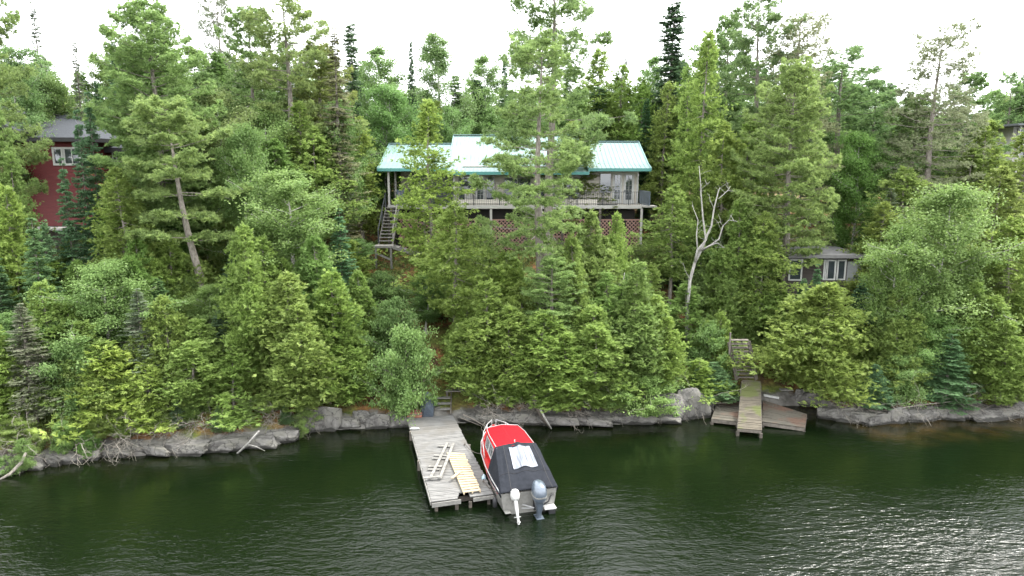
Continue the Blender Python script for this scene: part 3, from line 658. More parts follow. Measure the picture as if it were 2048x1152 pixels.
# shore steps, boardwalk, leaning timbers
p0 = P_(885, 822, .6); st = empty('steps', (p0.x, p0.y, .45), .05, 'three grey wooden steps from the dock up to the bank', 'steps')
for k in range(3):
    mb = MB(); mb.box(-.42, .38, .1 + .3 * k, .36 + .3 * k, .16 + .2 * k, .20 + .2 * k); mb.build('tread', M['planks_end'], st)
for x in (-.46, .42):
    mb = MB(); mb.bar((x, -.05, -.05), (x, 1.1, .72), .05, .2); mb.build('stringer', M['stairwood'], st)
g = ground(915, 790); bw = empty('boardwalk', (g.x, g.y, g.z + .1), .04, 'narrow pale boardwalk plank beside the top of the steps', 'boardwalk')
mb = MB(); mb.box(-.62, .85, -.1, .05, .1, .15); mb.box(-.62, .85, .06, .2, .1, .15); mb.build('boards', M['planks_end'], bw); mb = MB(); mb.box(-.6, -.5, -.08, .18, -.5, .095); mb.box(.7, .8, -.08, .18, -.5, .095); mb.build('support', M['stairwood'], bw)
def timber(name, a, b_, w_, h_, label, cat, mat, lift=.1, lift2=None):
    A = ground(*a); Bq = ground(*b_); A.z += lift; Bq.z += lift if lift2 is None else lift2
    mb = MB(); o = A.copy(); mb.bar(A - o, Bq - o, w_, h_); ob = mb.build(name, mat, None, bevel=.006); ob.location = o; return tag(ob, label, cat)
timber('timber', (900, 772), (924, 748), .12, .08, 'fallen stair stringer leaning left above the boardwalk', 'timber', M['planks_end'], .15)
timber('timber', (914, 778), (937, 757), .16, .06, 'short thick grey board lying slanted above the boardwalk, lowest of the pile', 'timber', M['planks_end'], .2)
timber('timber', (903, 760), (932, 768), .1, .06, 'grey board lying across the other timbers above the boardwalk', 'timber', M['planks_end'], .3)
timber('timber', (908, 750), (938, 742), .12, .06, 'topmost grey board of the timber pile above the boardwalk', 'timber', M['stairwood'], .3)
# poles, logs
def log(px, label, rad, Zs, mat='deadwood', name='driftwood_log', cat='log', br=()):
    pts = [at(a, b_, Z=z) for (a, b_), z in zip(px, Zs)]; o = pts[0].copy(); mb = MB(); mb.tube([q - o for q in pts], rad, 8)
    ob = mb.build(name, M[mat], None, smooth=True); ob.location = o
    for (pp, zz, rr_) in br:
        m2 = MB(); q = [at(a, b_, Z=z) - o for (a, b_), z in zip(pp, zz)]; m2.tube(q, rr_, 5); m2.build('branch', M[mat], ob, smooth=True)
    return tag(ob, label, cat)
log([(926, 829), (948, 840), (978, 857)], 'thin pole slanting from the bank to the bow of the red boat', [.035, .035, .03], [.9, .5, .2], 'stairwood', 'pole', 'pole')
log([(922, 836), (940, 843), (962, 852)], 'shorter thin pole floating beside the bank by the dock', [.025, .025, .02], [.5, .3, .05], 'stairwood', 'pole', 'pole')
log([(1066, 790), (1074, 815), (1086, 838), (1101, 857)], 'dark fallen log sliding from the bank into the water right of the boat', [.13, .11, .09, .04], [1.6, 1.0, .5, -.02], 'darkwood')
log([(1080, 818), (1091, 838), (1103, 858)], 'split pale slab of wood lying along the dark fallen log', [.05, .05, .03], [1.05, .6, .05])
log([(472, 910), (495, 888), (518, 862)], 'bare white pole leaning from the water onto the left ledge', [.05, .045, .04], [-.1, .5, 1.2], br=[(((492, 888), (512, 893), (530, 902)), (.5, .35, .05), [.03, .025, .015])])
log([(-6, 962), (20, 948), (42, 926), (52, 905)], 'curved grey driftwood log in the water at the left edge', [.04, .07, .07, .05], [-.05, .15, .5, .9], 'drygrey')
log([(20, 813), (70, 815), (130, 822)], 'thin bare pole lying across the bank at the far left', [.03, .03, .02], [1.9, 1.9, 1.8], 'drygrey')
log([(1806, 815), (1860, 808), (1905, 803)], 'thin pale stick lying level above the rocks on the right shore', [.02, .018, .015], [.9, .95, 1.0], 'drygrey')
# ------------------------------------------------------------------ boat
def paint(name, c, rough=.35, metal=0, c2=None, bump=0.0, scale=6, coat=0):
    m = noisy(name, c, c2 or tuple(x * .82 for x in c), scale, rough, bump, metal)
    m.node_tree.nodes['Principled BSDF'].inputs['Coat Weight'].default_value = coat; return m
red = paint('red_boat_paint', (.34, .004, .009), .3, 0, (.29, .004, .009), 0, 2, .4); redtop = paint('red_canvas_top', (.36, .004, .010), .6, 0, (.30, .004, .009), .012, 3)
alu = paint('bare_aluminium', (.30, .295, .275), .45, .4, (.22, .215, .20)); white = paint('white_gelcoat', (.50, .50, .485), .3, coat=.3); black = paint('black_rubber', (.015, .015, .017), .6)
canvas = paint('charcoal_canvas', (.010, .012, .016), .85, 0, (.017, .019, .025), .01, 5); og = paint('grey_engine_paint', (.10, .122, .155), .28, .3, (.08, .1, .125), coat=.6)
for _m in (canvas, redtop): _m.node_tree.nodes['Principled BSDF'].inputs['Specular IOR Level'].default_value = .15
glass = paint('dark_window_glass', (.03, .04, .045), .05, 0, (.02, .03, .035)); glass.node_tree.nodes['Principled BSDF'].inputs['Specular IOR Level'].default_value = 1.0
chrome = paint('white_metal_tube', (.48, .485, .49), .3, .3)
p = at(1058, 1024, Z=0); boat = empty('motorboat', (p.x, p.y, 0), R(14.4), 'red motorboat with a charcoal cover moored at the dock', 'boat')
ST = [(0, 1.10, .86, .98, .12, -.25), (1.2, 1.16, .88, 1.04, .12, -.28), (2.4, 1.17, .92, 1.02, .13, -.30), (3.6, 1.10, .99, .88, .18, -.30), (4.6, .88, 1.06, .60, .28, -.25), (5.4, .55, 1.12, .28, .42, -.05), (5.95, .20, 1.16, .08, .6, .25), (6.15, .03, 1.17, .02, .75, .6)]
def sta(y):
    a = np.array(ST); return [float(np.interp(y, a[:, 0], a[:, k])) for k in range(1, 6)]
ys_ = [0, .6, 1.2, 1.8, 2.4, 3.0, 3.6, 4.1, 4.6, 5.0, 5.4, 5.7, 5.95, 6.15]
mb = MB(); rings = []
for y in ys_:
    g_, gz_, c_, cz, kz = sta(y); rings.append([(-g_, y, gz_), (-(g_ * .55 + c_ * .45), y, (gz_ * .45 + cz * .55)), (-c_, y, cz), (0, y, kz), (c_, y, cz), (g_ * .55 + c_ * .45, y, gz_ * .45 + cz * .55), (g_, y, gz_), (g_ * .5, y, gz_ + .0), (-g_ * .5, y, gz_ + .0)])
mb.loft(rings); mb.build('hull', alu, boat)
for s_ in (-1, 1):
    mb = MB(); vs = []; n = 0
    for y in ys_[1:]:
        g_, gz_, c_, cz, kz = sta(y); e = .014
        vs.append([(s_ * (g_ + e), y, gz_ + .01), (s_ * (g_ * .72 + c_ * .28 + e), y, gz_ * .62 + cz * .38), (s_ * (g_ * .72 + c_ * .28 - .02), y, gz_ * .62 + cz * .38), (s_ * (g_ - .03), y, gz_ + .01)])
    mb.loft(vs); mb.build('side_panel', red, boat)
    mb = MB(); vs = []
    for y in ys_[1:4]:
        g_, gz_, c_, cz, kz = sta(y); e = .02
        vs.append([(s_ * (g_ * .9 + c_ * .1 + e), y, gz_ * .80 + cz * .2), (s_ * (g_ * .8 + c_ * .2 + e), y, gz_ * .70 + cz * .3), (s_ * (g_ * .8 + c_ * .2 - .0), y, gz_ * .70 + cz * .3), (s_ * (g_ * .9 + c_ * .1), y, gz_ * .8 + cz * .2)])
    mb.loft(vs); mb.build('stripe', white, boat)
    mb = MB(); mb.tube([(s_ * (sta(y)[0] + .015), y, sta(y)[1] + .02) for y in ys_], .024, 6); mb.build('gunwale', chrome, boat, smooth=True)
    mb = MB(); pr = [(3.1, 0.02), (3.3, .30), (4.0, .36), (4.8, .38), (5.5, .38), (6.0, .34)]
    mb.tube([(s_ * (sta(y)[0] - .06), y, sta(y)[1] + h_) for y, h_ in pr], .02, 6)
    for y, h_ in pr[2:]: mb.tube([(s_ * (sta(y)[0] - .06), y, sta(y)[1]), (s_ * (sta(y)[0] - .06), y, sta(y)[1] + h_)], .015, 5)
    mb.build('bow_rail', chrome, boat, smooth=True)
mb = MB(); vs = []
for y in ys_[2:]:
    g_, gz_, *_ = sta(y); vs.append([(-g_ + .03, y, gz_ + .012), (g_ - .03 if g_ > .05 else 0.0, y, gz_ + .012), (g_ * .5, y, gz_ + .045), (-g_ * .5, y, gz_ + .045)])
mb.loft(vs); mb.build('foredeck', red, boat)
# cabin walls, windows, hard top
yb, yf = 1.95, 4.35
for s_ in (-1, 1):
    mb = MB(); mb.loft([[(s_ * 1.0, yb, .93), (s_ * .80, yb, 1.78), (s_ * .76, yb, 1.78), (s_ * .96, yb, .93)], [(s_ * .93, 3.7, 1.0), (s_ * .77, 3.7, 1.78), (s_ * .73, 3.7, 1.78), (s_ * .89, 3.7, 1.0)], [(s_ * .72, 4.65, 1.07), (s_ * .62, 4.2, 1.78), (s_ * .58, 4.2, 1.78), (s_ * .68, 4.65, 1.07)]])
    wl = mb.build('cabin_side', red, boat)
    def sp_(y, f, e=.018):                      # point on the side wall
        b0 = np.interp(y, [yb, 3.7, 4.5], [1.0, .93, .75]); t0 = np.interp(y, [yb, 3.7, 4.5], [.80, .77, .62]); z0 = np.interp(y, [yb, 3.7], [.93, 1.0])
        return Vector((s_ * (b0 + (t0 - b0) * f + e), y, z0 + (1.78 - z0) * f))
    for (a, b_) in ((2.35, 3.0), (3.06, 3.7)):
        mb = MB(); q = [sp_(a, .32), sp_(b_, .32), sp_(b_, .88), sp_(a, .88)]; n_ = Vector((s_ * .004, 0, 0)); mb.add(q + [v - n_ * 3 for v in q], [(0, 1, 2, 3), (7, 6, 5, 4), (0, 4, 5, 1), (1, 5, 6, 2), (2, 6, 7, 3), (3, 7, 4, 0)]); wn = mb.build('side_window', glass, boat)
        mb = MB()
        for i in range(4): mb.bar(q[i] + n_, q[(i + 1) % 4] + n_, .035, .035)
        mb.build('window_frame', chrome, wn)
mb = MB(); q = [Vector((-.62, 4.24, 1.76)), Vector((.62, 4.24, 1.76)), Vector((.72, 4.68, 1.10)), Vector((-.72, 4.68, 1.10))]; mb.slab(q, .02); ws = mb.build('windshield', glass, boat)
mb = MB()
for i in range(4): mb.bar(q[i], q[(i + 1) % 4], .05, .05)
mb.bar((q[0] + q[1]) / 2, (q[2] + q[3]) / 2, .04, .05); mb.build('window_frame', red, ws)
def roofz(x, y, hw): 
    a = abs(x) / hw; t = (y - yb) / (yf - yb)
    return 1.80 + .10 * (1 - a ** 1.6) - .10 * max(0, t - .80) * 3 * .6 + (.035 if (t < .97 and x < .0) else 0) * (1 - a)
mb = MB(); nx, ny = 16, 12; V = []; Fq = []
for j in range(ny + 1):
    y = yb - .05 + (yf + .1 - yb) * j / ny; hw = .86 - .10 * (j / ny) ** 2 - (.14 if j == ny else 0)
    for i in range(nx + 1): x = hw * (2 * i / nx - 1); V.append((x, y, roofz(x, y, hw)))
for j in range(ny):
    for i in range(nx): a = j * (nx + 1) + i; Fq.append((a, a + 1, a + nx + 2, a + nx + 1))
nV = len(V); V2 = [(x, y, z - .06) for x, y, z in V]; Fb = [(a + nV, d_ + nV, c + nV, b_ + nV) for a, b_, c, d_ in Fq]
rim = [i for i in range(nx)] ; Fr = [(i, i + nV, i + 1 + nV, i + 1) for i in range(nx)] + [(ny * (nx + 1) + i + 1, ny * (nx + 1) + i + 1 + nV, ny * (nx + 1) + i + nV, ny * (nx + 1) + i) for i in range(nx)]
Fr += [((j + 1) * (nx + 1), (j + 1) * (nx + 1) + nV, j * (nx + 1) + nV, j * (nx + 1)) for j in range(ny)] + [(j * (nx + 1) + nx, j * (nx + 1) + nx + nV, (j + 1) * (nx + 1) + nx + nV, (j + 1) * (nx + 1) + nx) for j in range(ny)]
mb.add(V + V2, Fq + Fb + Fr); top_ = mb.build('hardtop', redtop, boat)
mb = MB(); mb.tube([(-.80, yb, 1.85), (-.79, 3.5, 1.84), (-.70, yf, 1.80), (0, yf + .06, 1.86), (.70, yf, 1.80), (.79, 3.5, 1.84), (.80, yb, 1.85)], .016, 5); mb.build('trim', chrome, top_)
mb = MB(); mb.tube([(.03, yb + .35, 1.88), (.03, yb + .35, 2.0)], .022, 6); mb.build('anchor_light', white, boat)
# canvas cover: grid from the hard top down to the transom, with folds
def cov(u, v):                                  # u -1..1 across, v 0 at hard top .. 1 at transom
    hw = .86 + .27 * v; y = (yb + .08) * (1 - v) - .06 * v
    z = 1.885 * (1 - v) + .93 * v + .10 * math.sin(math.pi * v) * .6
    z += .09 * (1 - abs(u) ** 2) * (1 - .6 * v)
    z += .045 * math.sin(u * 9 + 3 * v) * math.sin(math.pi * min(1, v * 1.1)) + .05 * math.exp(-((u - .08) / .12) ** 2) * (1 - v) ** 2 + .045 * math.sin(14 * u * (1.2 - v)) * v * (1 - v) * 2
    z -= .07 * math.exp(-((abs(u) - .72 - .1 * v) / .06) ** 2) * v * (1 - v) * 2
    return Vector((u * hw, y, z))
def shell(mb, f, us, vs, th=.012, off=0.0):
    G = [[f(u, v) + Vector((0, -off * .4, off)) for u in us] for v in vs]; n = len(us); m_ = len(vs)
    V = [p for r_ in G for p in r_]; V2 = [p - Vector((0, -th * .4, th)) for p in V]; N0 = len(V)
    Fq = [(j * n + i, j * n + i + 1, (j + 1) * n + i + 1, (j + 1) * n + i) for j in range(m_ - 1) for i in range(n - 1)]
    E = [(i, i + 1) for i in range(n - 1)] + [((m_ - 1) * n + i + 1, (m_ - 1) * n + i) for i in range(n - 1)] + [((j + 1) * n, j * n) for j in range(m_ - 1)] + [(j * n + n - 1, (j + 1) * n + n - 1) for j in range(m_ - 1)]
    mb.add(V + V2, Fq + [(d_ + N0, c + N0, b_ + N0, a + N0) for a, b_, c, d_ in Fq] + [(a, a + N0, b_ + N0, b_) for a, b_ in E])
mb = MB(); us = [i / 24 - 1 for i in range(49)]; vs_ = [j / 24 for j in range(25)]; shell(mb, cov, us, vs_)
for s_ in (-1, 1):                              # side curtains down to the gunwale
    def sc_(u, v, s_=s_):
        t = u; top = cov(s_, v); g_, gz_ = sta(max(0, top.y))[:2]; bot = Vector((s_ * (g_ + .03), top.y, gz_ - .12)); q = top.lerp(bot, t); q.x += s_ * .025 * math.sin(v * 14 + t * 3) * math.sin(math.pi * t); return q
    mb2 = MB(); G = [[sc_(i / 6, j / 16) for i in range(7)] for j in range(17)]
    for off in (0, .012):
        mb.add([p - Vector((s_ * off, 0, 0)) for r_ in G for p in r_], [(j * 7 + i, j * 7 + i + 1, (j + 1) * 7 + i + 1, (j + 1) * 7 + i) for j in range(16) for i in range(6)])
cover = mb.build('canvas_cover', canvas, boat, smooth=True)
vin = paint('clear_vinyl', (.035, .043, .06), .3, 0, (.24, .26, .30), .02, 3); 
nn = [n for n in vin.node_tree.nodes if n.type == 'MAPPING'][0]; nn.inputs['Scale'].default_value = (7, .45, .45); vin.node_tree.nodes['Principled BSDF'].inputs['Coat Weight'].default_value = .15
mb = MB(); shell(mb, cov, [-.40 + .98 * i / 40 for i in range(41)], [.10 + .48 * j / 24 for j in range(25)], .006, .028); mb.build('clear_window', vin, cover, smooth=True)
for u in (-.62, .80):
    mb = MB(); mb.tube([cov(u, j / 20) + Vector((0, 0, .008)) for j in range(21)], .009, 4); mb.build('seam', black, cover)
mb = MB(); mb.tube([cov(i / 20 - 1, .66) + Vector((0, 0, .008)) for i in range(41)], .008, 4); mb.build('seam', black, cover)
mb = MB(); mb.box(.52, 1.0, -.34, -.02, .16, .24); mb.build('swim_platform', white, boat, bevel=.02)
mb = MB(); mb.box(-1.0, -.78, -.26, -.02, .16, .22); mb.build('boarding_step', alu, boat, bevel=.02)
mb = MB(); mb.box(.70, .95, -.36, -.04, -.15, .155); mb.build('trim_tab', black, boat)
mb = MB(); mb.tube([(.95, -.01, .62), (.93, -.10, .70), (.80, -.16, .62), (.72, -.2, .45), (.50, -.26, .38)], .03, 6); mb.build('control_hose', black, boat, smooth=True)
mb = MB(); mb.bar((-.30, -.05, .22), (.10, -.35, .34), .04, .03); mb.bar((-.30, -.10, .40), (.10, -.38, .36), .03, .03); mb.build('tie_bar', chrome, boat)
def rr_ring(cx, cy, z, a, b_, n=16, p=2.8, sh=0.0):
    out = []
    for k in range(n):
        t = 2 * math.pi * k / n; c, s_ = math.cos(t), math.sin(t); out.append(Vector((cx + a * abs(c) ** (2 / p) * (1 if c > 0 else -1), cy + b_ * abs(s_) ** (2 / p) * (1 if s_ > 0 else -1), z + sh * s_)))
    return out
om = empty('x', (0, 0, 0)); bpy.data.objects.remove(om)
mb = MB(); mb.loft([rr_ring(.27, -.42, z, a, b_, sh=sh) for z, a, b_, sh in ((.66, .19, .30, 0), (.72, .24, .36, 0), (.95, .265, .38, .02), (1.15, .26, .36, .03), (1.30, .22, .30, .04), (1.37, .12, .18, .04))]); eng = mb.build('outboard_motor', og, boat, smooth=True)
mb = MB(); mb.loft([rr_ring(.27, -.42, z, a, b_) for z, a, b_ in ((.655, .18, .26), (.45, .14, .22), (.2, .09, .17), (-.15, .06, .14), (-.5, .05, .12))]); mb.box(.12, .42, -.66, -.22, -.02, .01); mb.build('leg', og, eng, smooth=False)
mb = MB(); mb.loft([rr_ring(.27, -.42, z, a, b_) for z, a, b_ in ((.88, .270, .385), (.93, .272, .388))]); mb.build('stripe', alu, eng)
mb = MB(); mb.box(.15, .39, -.16, .03, .12, .92); mb.build('bracket', black, eng)
K = Matrix.Translation((-.62, -.28, .82)) @ Matrix.Rotation(R(-32), 4, 'X')
def kx(ring): return [K @ v for v in ring]
mb = MB(); mb.loft([kx(rr_ring(0, 0, z, a, b_)) for z, a, b_ in ((-.12, .10, .15), (-.05, .15, .21), (.10, .17, .24), (.24, .14, .20), (.30, .07, .1))]); kk = mb.build('small_outboard_motor', white, boat, smooth=True)
mb = MB(); mb.loft([kx(rr_ring(0, 0, z, a, b_)) for z, a, b_ in ((-.12, .07, .10), (-.5, .055, .09), (-.75, .04, .10), (-.98, .035, .09))]); mb.loft([kx(rr_ring(0, .05, z, a, b_)) for z, a, b_ in ((-.70, .13, .16), (-.72, .13, .16))]); mb.tube([K @ Vector((0, .2, -.9)), K @ Vector((0, 0, -.9)), K @ Vector((0, -.22, -.9))], [.02, .06, .03], 8); mb.build('leg', white, kk)
mb = MB(); mb.box(-.72, -.52, -.14, .02, .50, .80); mb.build('bracket', alu, kk)
def rope(a, b_, sag, label):
    a, b_ = Vector(a), Vector(b_); mb = MB(); pts = [a.lerp(b_, i / 8) - a - Vector((0, 0, sag * 4 * (i / 8) * (1 - i / 8))) for i in range(9)]; mb.tube(pts, .014, 5); o = mb.build('mooring_rope', M['darkwood'], None, smooth=True); o.location = a; tag(o, label, 'rope')
bpy.context.view_layer.update()
BM = Matrix.Translation(boat.location) @ Matrix.Rotation(R(14.4), 4, 'Z')
rope(dk(.93, .12, .52), BM @ Vector((-1.12, .35, .8)), .12, 'dark mooring rope at the stern of the red boat')
rope(dk(.93, .55, .52), BM @ Vector((-1.1, 3.5, 1.02)), .15, 'dark mooring rope from the middle of the dock to the bow side')
for y, lb in ((.3, 'small dark fender hanging by the stern between boat and dock'), (2.3, 'small pale blue fender hanging amidships between boat and dock')):
    c = BM @ Vector((-1.27, y, .42)); mb = MB(); mb.loft([rr_ring(0, 0, z, a, a, 10, 2) for z, a in ((-.22, .03), (-.18, .085), (.12, .09), (.18, .04), (.22, .02))]); o = mb.build('fender', black if y < 1 else paint('pale_blue_rubber', (.30, .42, .50), .4), None, smooth=True); o.location = c; tag(o, lb, 'fender')

# ------------------------------------------------------------------ old platforms, walkway and stairs on the right
def platform(name, q, th, n, label, cat, mat, along=True, posts=True, seed=0):
    rg = random.Random(seed); O = (q[0] + q[1] + q[2] + q[3]) / 4; root = empty(name, (O.x, O.y, O.z - th), 0, label, cat); O = root.location
    mb = MB()
    for i in range(n):
        a, c = (i + .06) / n, (i + .94) / n; dz = Vector((0, 0, rg.uniform(-.012, .012)))
        e0, e1 = rg.uniform(-.01, .01), rg.uniform(-.012, .012)
        if along: w4 = [q[0].lerp(q[1], a), q[0].lerp(q[1], c), q[3].lerp(q[2], c), q[3].lerp(q[2], a)]
        else: w4 = [q[0].lerp(q[3], a), q[1].lerp(q[2], a), q[1].lerp(q[2], c), q[0].lerp(q[3], c)]
        mb.slab([v - O + dz for v in w4], .035)
    mb.build('boards', mat, root)
    mb = MB(); dn = Vector((0, 0, -.13)); ins = [v.lerp((q[0] + q[1] + q[2] + q[3]) / 4, .03) - O + dn for v in q]
    for i in range(4): mb.bar(ins[i], ins[(i + 1) % 4], .08, .16)
    mb.build('frame', M['stairwood'], root)
    if posts:
        for v in ins: mb = MB(); mb.box(v.x - .07, v.x + .07, v.y - .07, v.y + .07, -1.0, v.z - .085); mb.build('post', M['darkwood'], root)
    return root
platform('platform', [at(1423, 837, Z=.32), at(1476, 843, Z=.32), at(1484, 805, Z=.34), at(1437, 797, Z=.34)], .32, 9, 'sagging grey brown platform left of the mossy walkway', 'platform', M['redmoss'], False, seed=1)
platform('platform', [at(1524, 843, Z=.30), at(1610, 855, Z=.22), at(1614, 828, Z=.24), at(1526, 800, Z=.34)], .30, 10, 'tilted weathered platform right of the mossy walkway', 'platform', M['redmoss'], False, seed=2)
platform('walkway', [at(1475, 856, Z=.42), at(1523, 860, Z=.42), at(1521, 762, Z=1.5), at(1484, 759, Z=1.5)], .3, 34, 'mossy green plank walkway sloping down to the water', 'walkway', M['mossy'], False, seed=3)
A_ = at(1492, 757, Z=1.55); ss = empty('stairs', A_, 0, 'dark brown open stairs climbing the bank above the mossy walkway', 'stairs')
top_p = at(1478, 683, Z=3.75); nst = 11
for k in range(nst):
    t = k / (nst - 1); c = A_.lerp(top_p, t) - A_; wd = .50
    mb = MB(); mb.box(c.x - wd, c.x + wd, c.y - .12, c.y + .16, c.z + .06, c.z + .10); mb.build('tread', M['stairwood'], ss)
for s_ in (-.54, .54):
    mb = MB(); e = top_p - A_; mb.bar((s_, -.1, -.04), (e.x + s_, e.y, e.z - .02), .05, .22); mb.build('stringer', M['darkwood'], ss)
mb = MB(); e = top_p - A_; mb.bar((-.62, .9, -.3), (-.62, .9, .75), .07, .07); mb.bar((e.x - .62, e.y - .4, e.z - .6), (e.x - .62, e.y - .4, e.z + .6), .07, .07); mb.bar((-.62, .8, .65), (e.x - .62, e.y - .4, e.z + .5), .04, .08); mb.build('handrail', M['stairwood'], ss)
timber('timber', (1527, 795), (1557, 801), .16, .10, 'white painted board lying at the back of the right mossy platform', 'timber', white, .12)
timber('timber', (1560, 786), (1584, 785), .3, .06, 'short grey plank on the bank under the round cedar', 'timber', M['planks_end'], .14)

# ------------------------------------------------------------------ main cabin
def X_(px, py, Y): return at(px, py, Y=Y).x
def Z_(py, Y): return at(1024, py, Y=Y).z
siding = paint('beige_lap_siding', (.52, .48, .42), .7, 0, (.475, .44, .385))
def lap(m, period, depth=.012):
    N, Lk = m.node_tree.nodes, m.node_tree.links; tc = N.new('ShaderNodeTexCoord'); sx = N.new('ShaderNodeSeparateXYZ'); Lk.new(tc.outputs['Object'], sx.inputs[0])
    a = N.new('ShaderNodeMath'); a.operation = 'DIVIDE'; a.inputs[1].default_value = period; Lk.new(sx.outputs[2], a.inputs[0]); f = N.new('ShaderNodeMath'); f.operation = 'FRACT'; Lk.new(a.outputs[0], f.inputs[0])
    b = N.new('ShaderNodeBump'); b.inputs['Distance'].default_value = depth * 3; Lk.new(f.outputs[0], b.inputs['Height']); b.invert = True; Lk.new(b.outputs[0], m.node_tree.nodes['Principled BSDF'].inputs['Normal'])
lap(siding, .16)
teal = paint('pale_teal_metal_roof', (.15, .24, .24), .5, .15, (.20, .285, .28), 0, .8); teald = paint('teal_fascia', (.055, .22, .20), .4, .1); trimw = paint('off_white_trim', (.38, .37, .345), .6)
dark = paint('painted_crawl_shade', (.02, .018, .016), .9); latm = noisy('faded_red_lattice', (.21, .115, .095), (.29, .185, .155), 5, .85); blackm = paint('black_metal_railing', (.05, .055, .06), .5, .3)
YF = 48.8; YW = 50.3
cab = empty('cabin', (0, YW, Z_(411, YF)), 0, 'long beige cabin with a pale teal metal roof above the middle of the bank', 'house'); CO = cab.location.copy()
zd = CO.z; xl, xr = X_(776, 411, YF), X_(1283, 411, YF); zev = Z_(343, 48.5)
def cb(mb, x0, x1, y0, y1, z0, z1): mb.box(x0 - CO.x, x1 - CO.x, y0 - CO.y, y1 - CO.y, z0 - CO.z, z1 - CO.z)
xwl = X_(908, 380, YW)
mb = MB(); cb(mb, xwl, xr, YW, YW + 8, zd - .35, zev + .25); cb(mb, xl + .3, xwl - .003, YW + 2.6, YW + 8, zd - .35, zev + .25); mb.build('wall', siding, cab)
mb = MB(); cb(mb, xl + 1.2, xwl - .06, YW + 2.5, YW + 2.595, zd, zev); mb.build('porch_screen', paint('dim_blue_grey_wall', (.16, .175, .19), .6), cab)
mb = MB(); cb(mb, xl, xr, YF, YW + 2.6, zd - .06, zd); mb.build('deck', M['planks'], cab)
mb = MB(); cb(mb, xl - .02, xr + .02, YF - .05, YF - .003, zd - .22, zd + .02); mb.build('deck_fascia', trimw, cab)
mb = MB(); cb(mb, xl + .3, xr - .3, YF + .9, YF + 7, zd - 3.2, zd - .37); mb.build('crawl_shade_block', dark, cab)  # near-black block under the deck, the shade there put into its colour
mb = MB(); cb(mb, xwl, X_(1195, 400, YF), YF + .03, YF + .09, zd + .0, zd + .42); cb(mb, X_(1235, 400, YF), xr, YF + .03, YF + .09, zd, zd + .10); mb.build('deck_skirt', siding, cab)
for px in (777, 848, 908, 982, 1052, 1125, 1200, 1283):
    x = X_(px, 440, YF); mb = MB(); cb(mb, x - .08, x + .08, YF + .02, YF + .18, 5.6, zd - .225); mb.build('post', trimw if px in (982, 1283) else M['stairwood'], cab)
for px in (777, 908, 783):
    x = X_(px, 380, YF); yy = 0 if px != 783 else 1.6; mb = MB(); cb(mb, x - .07, x + .07, YF + .12 + yy, YF + .26 + yy, zd + .003, zev + .05); mb.build('porch_post', trimw, cab)
# lattice panels
zt, zb = Z_(440, YF), Z_(507, YF); cols = [X_(p_, 470, YF) for p_ in (797, 848, 908, 945, 982, 1052, 1125, 1200, 1250, 1281)]
for a, b_ in zip(cols[:-1], cols[1:]):
    mb = MB(); sp = .27; x0, x1 = a + .07, b_ - .07
    for dgn in (1, -1):
        k = -int((zt - zb) / sp) - 2
        while True:
            xs0 = x0 + k * sp
            if xs0 > x1 + (zt - zb): break
            # line: x = xs0 + dgn*(z-zb) clipped
            if dgn == 1: za, zc = max(zb, zb + (x0 - xs0)), min(zt, zb + (x1 - xs0)); pa, pc = xs0 + (za - zb), xs0 + (zc - zb)
            else: za, zc = max(zb, zb + (xs0 - x1)), min(zt, zb + (xs0 - x0)); pa, pc = xs0 - (za - zb), xs0 - (zc - zb)
            if zc - za > .04: mb.bar((pa - CO.x, YF + .1 + .012 * dgn - CO.y, za - CO.z), (pc - CO.x, YF + .1 + .012 * dgn - CO.y, zc - CO.z), .012, .045, up=(0, 1, 0)) if False else mb.bar((pa - CO.x, YF + .1 + .012 * dgn - CO.y, za - CO.z), (pc - CO.x, YF + .1 + .012 * dgn - CO.y, zc - CO.z), .062, .012, up=(0, 1, 0))
            k += 1
    cb(mb, x0 - .06, x1 + .06, YF + .05, YF + .08, zt - .04, zt + .05); cb(mb, x0 - .06, x1 + .06, YF + .05, YF + .08, (zt + zb) / 2 - .05, (zt + zb) / 2 + .05); cb(mb, x0 - .06, x1 + .06, YF + .05, YF + .08, zb - .05, zb + .04)
    mb.build('lattice_panel', latm, cab)
# railing
mb = MB(); zr = Z_(384, YF)
def rail(mb, p, q, z0, z1, sp=.13):
    p, q = Vector((*p, 0)), Vector((*q, 0)); n = int((q - p).length / sp)
    for i in range(n + 1):
        c = p.lerp(q, i / n); r_ = .035 if i % 14 == 0 else .011; mb.box(c.x - CO.x - r_, c.x - CO.x + r_, c.y - CO.y - r_, c.y - CO.y + r_, z0 - CO.z, z1 - CO.z - (.0 if r_ > .02 else .02))
    for z in (z0 + .08, z1): mb.bar((p.x - CO.x, p.y - CO.y, z - CO.z), (q.x - CO.x, q.y - CO.y, z - CO.z), .04, .035)
rail(mb, (xl + .6, YF + .02), (xr, YF + .02), zd + .03, zr); mb.build('railing', blackm, cab)
mb = MB(); rail(mb, (xr + .003, YF + .35), (X_(1299, 400, YF + .4), YF + .35), zd - .05, zr, .10); rail(mb, (X_(1299, 400, YF + .4), YF + .35), (X_(1299, 400, YF + .4), YW + 3), zd - .05, zr, .12); mb.build('side_railing', paint('slate_railing', (.12, .15, .18), .5, .3), cab)
mb = MB(); cb(mb, xr + .025, X_(1300, 400, YF + .4), YF + .25, YW + 3.2, zd - .14, zd - .06); cb(mb, xr + .3, X_(1320, 420, YW), YW + 1, YW + 2.4, zd - .3, zd - .18); mb.build('side_landing', trimw, cab)
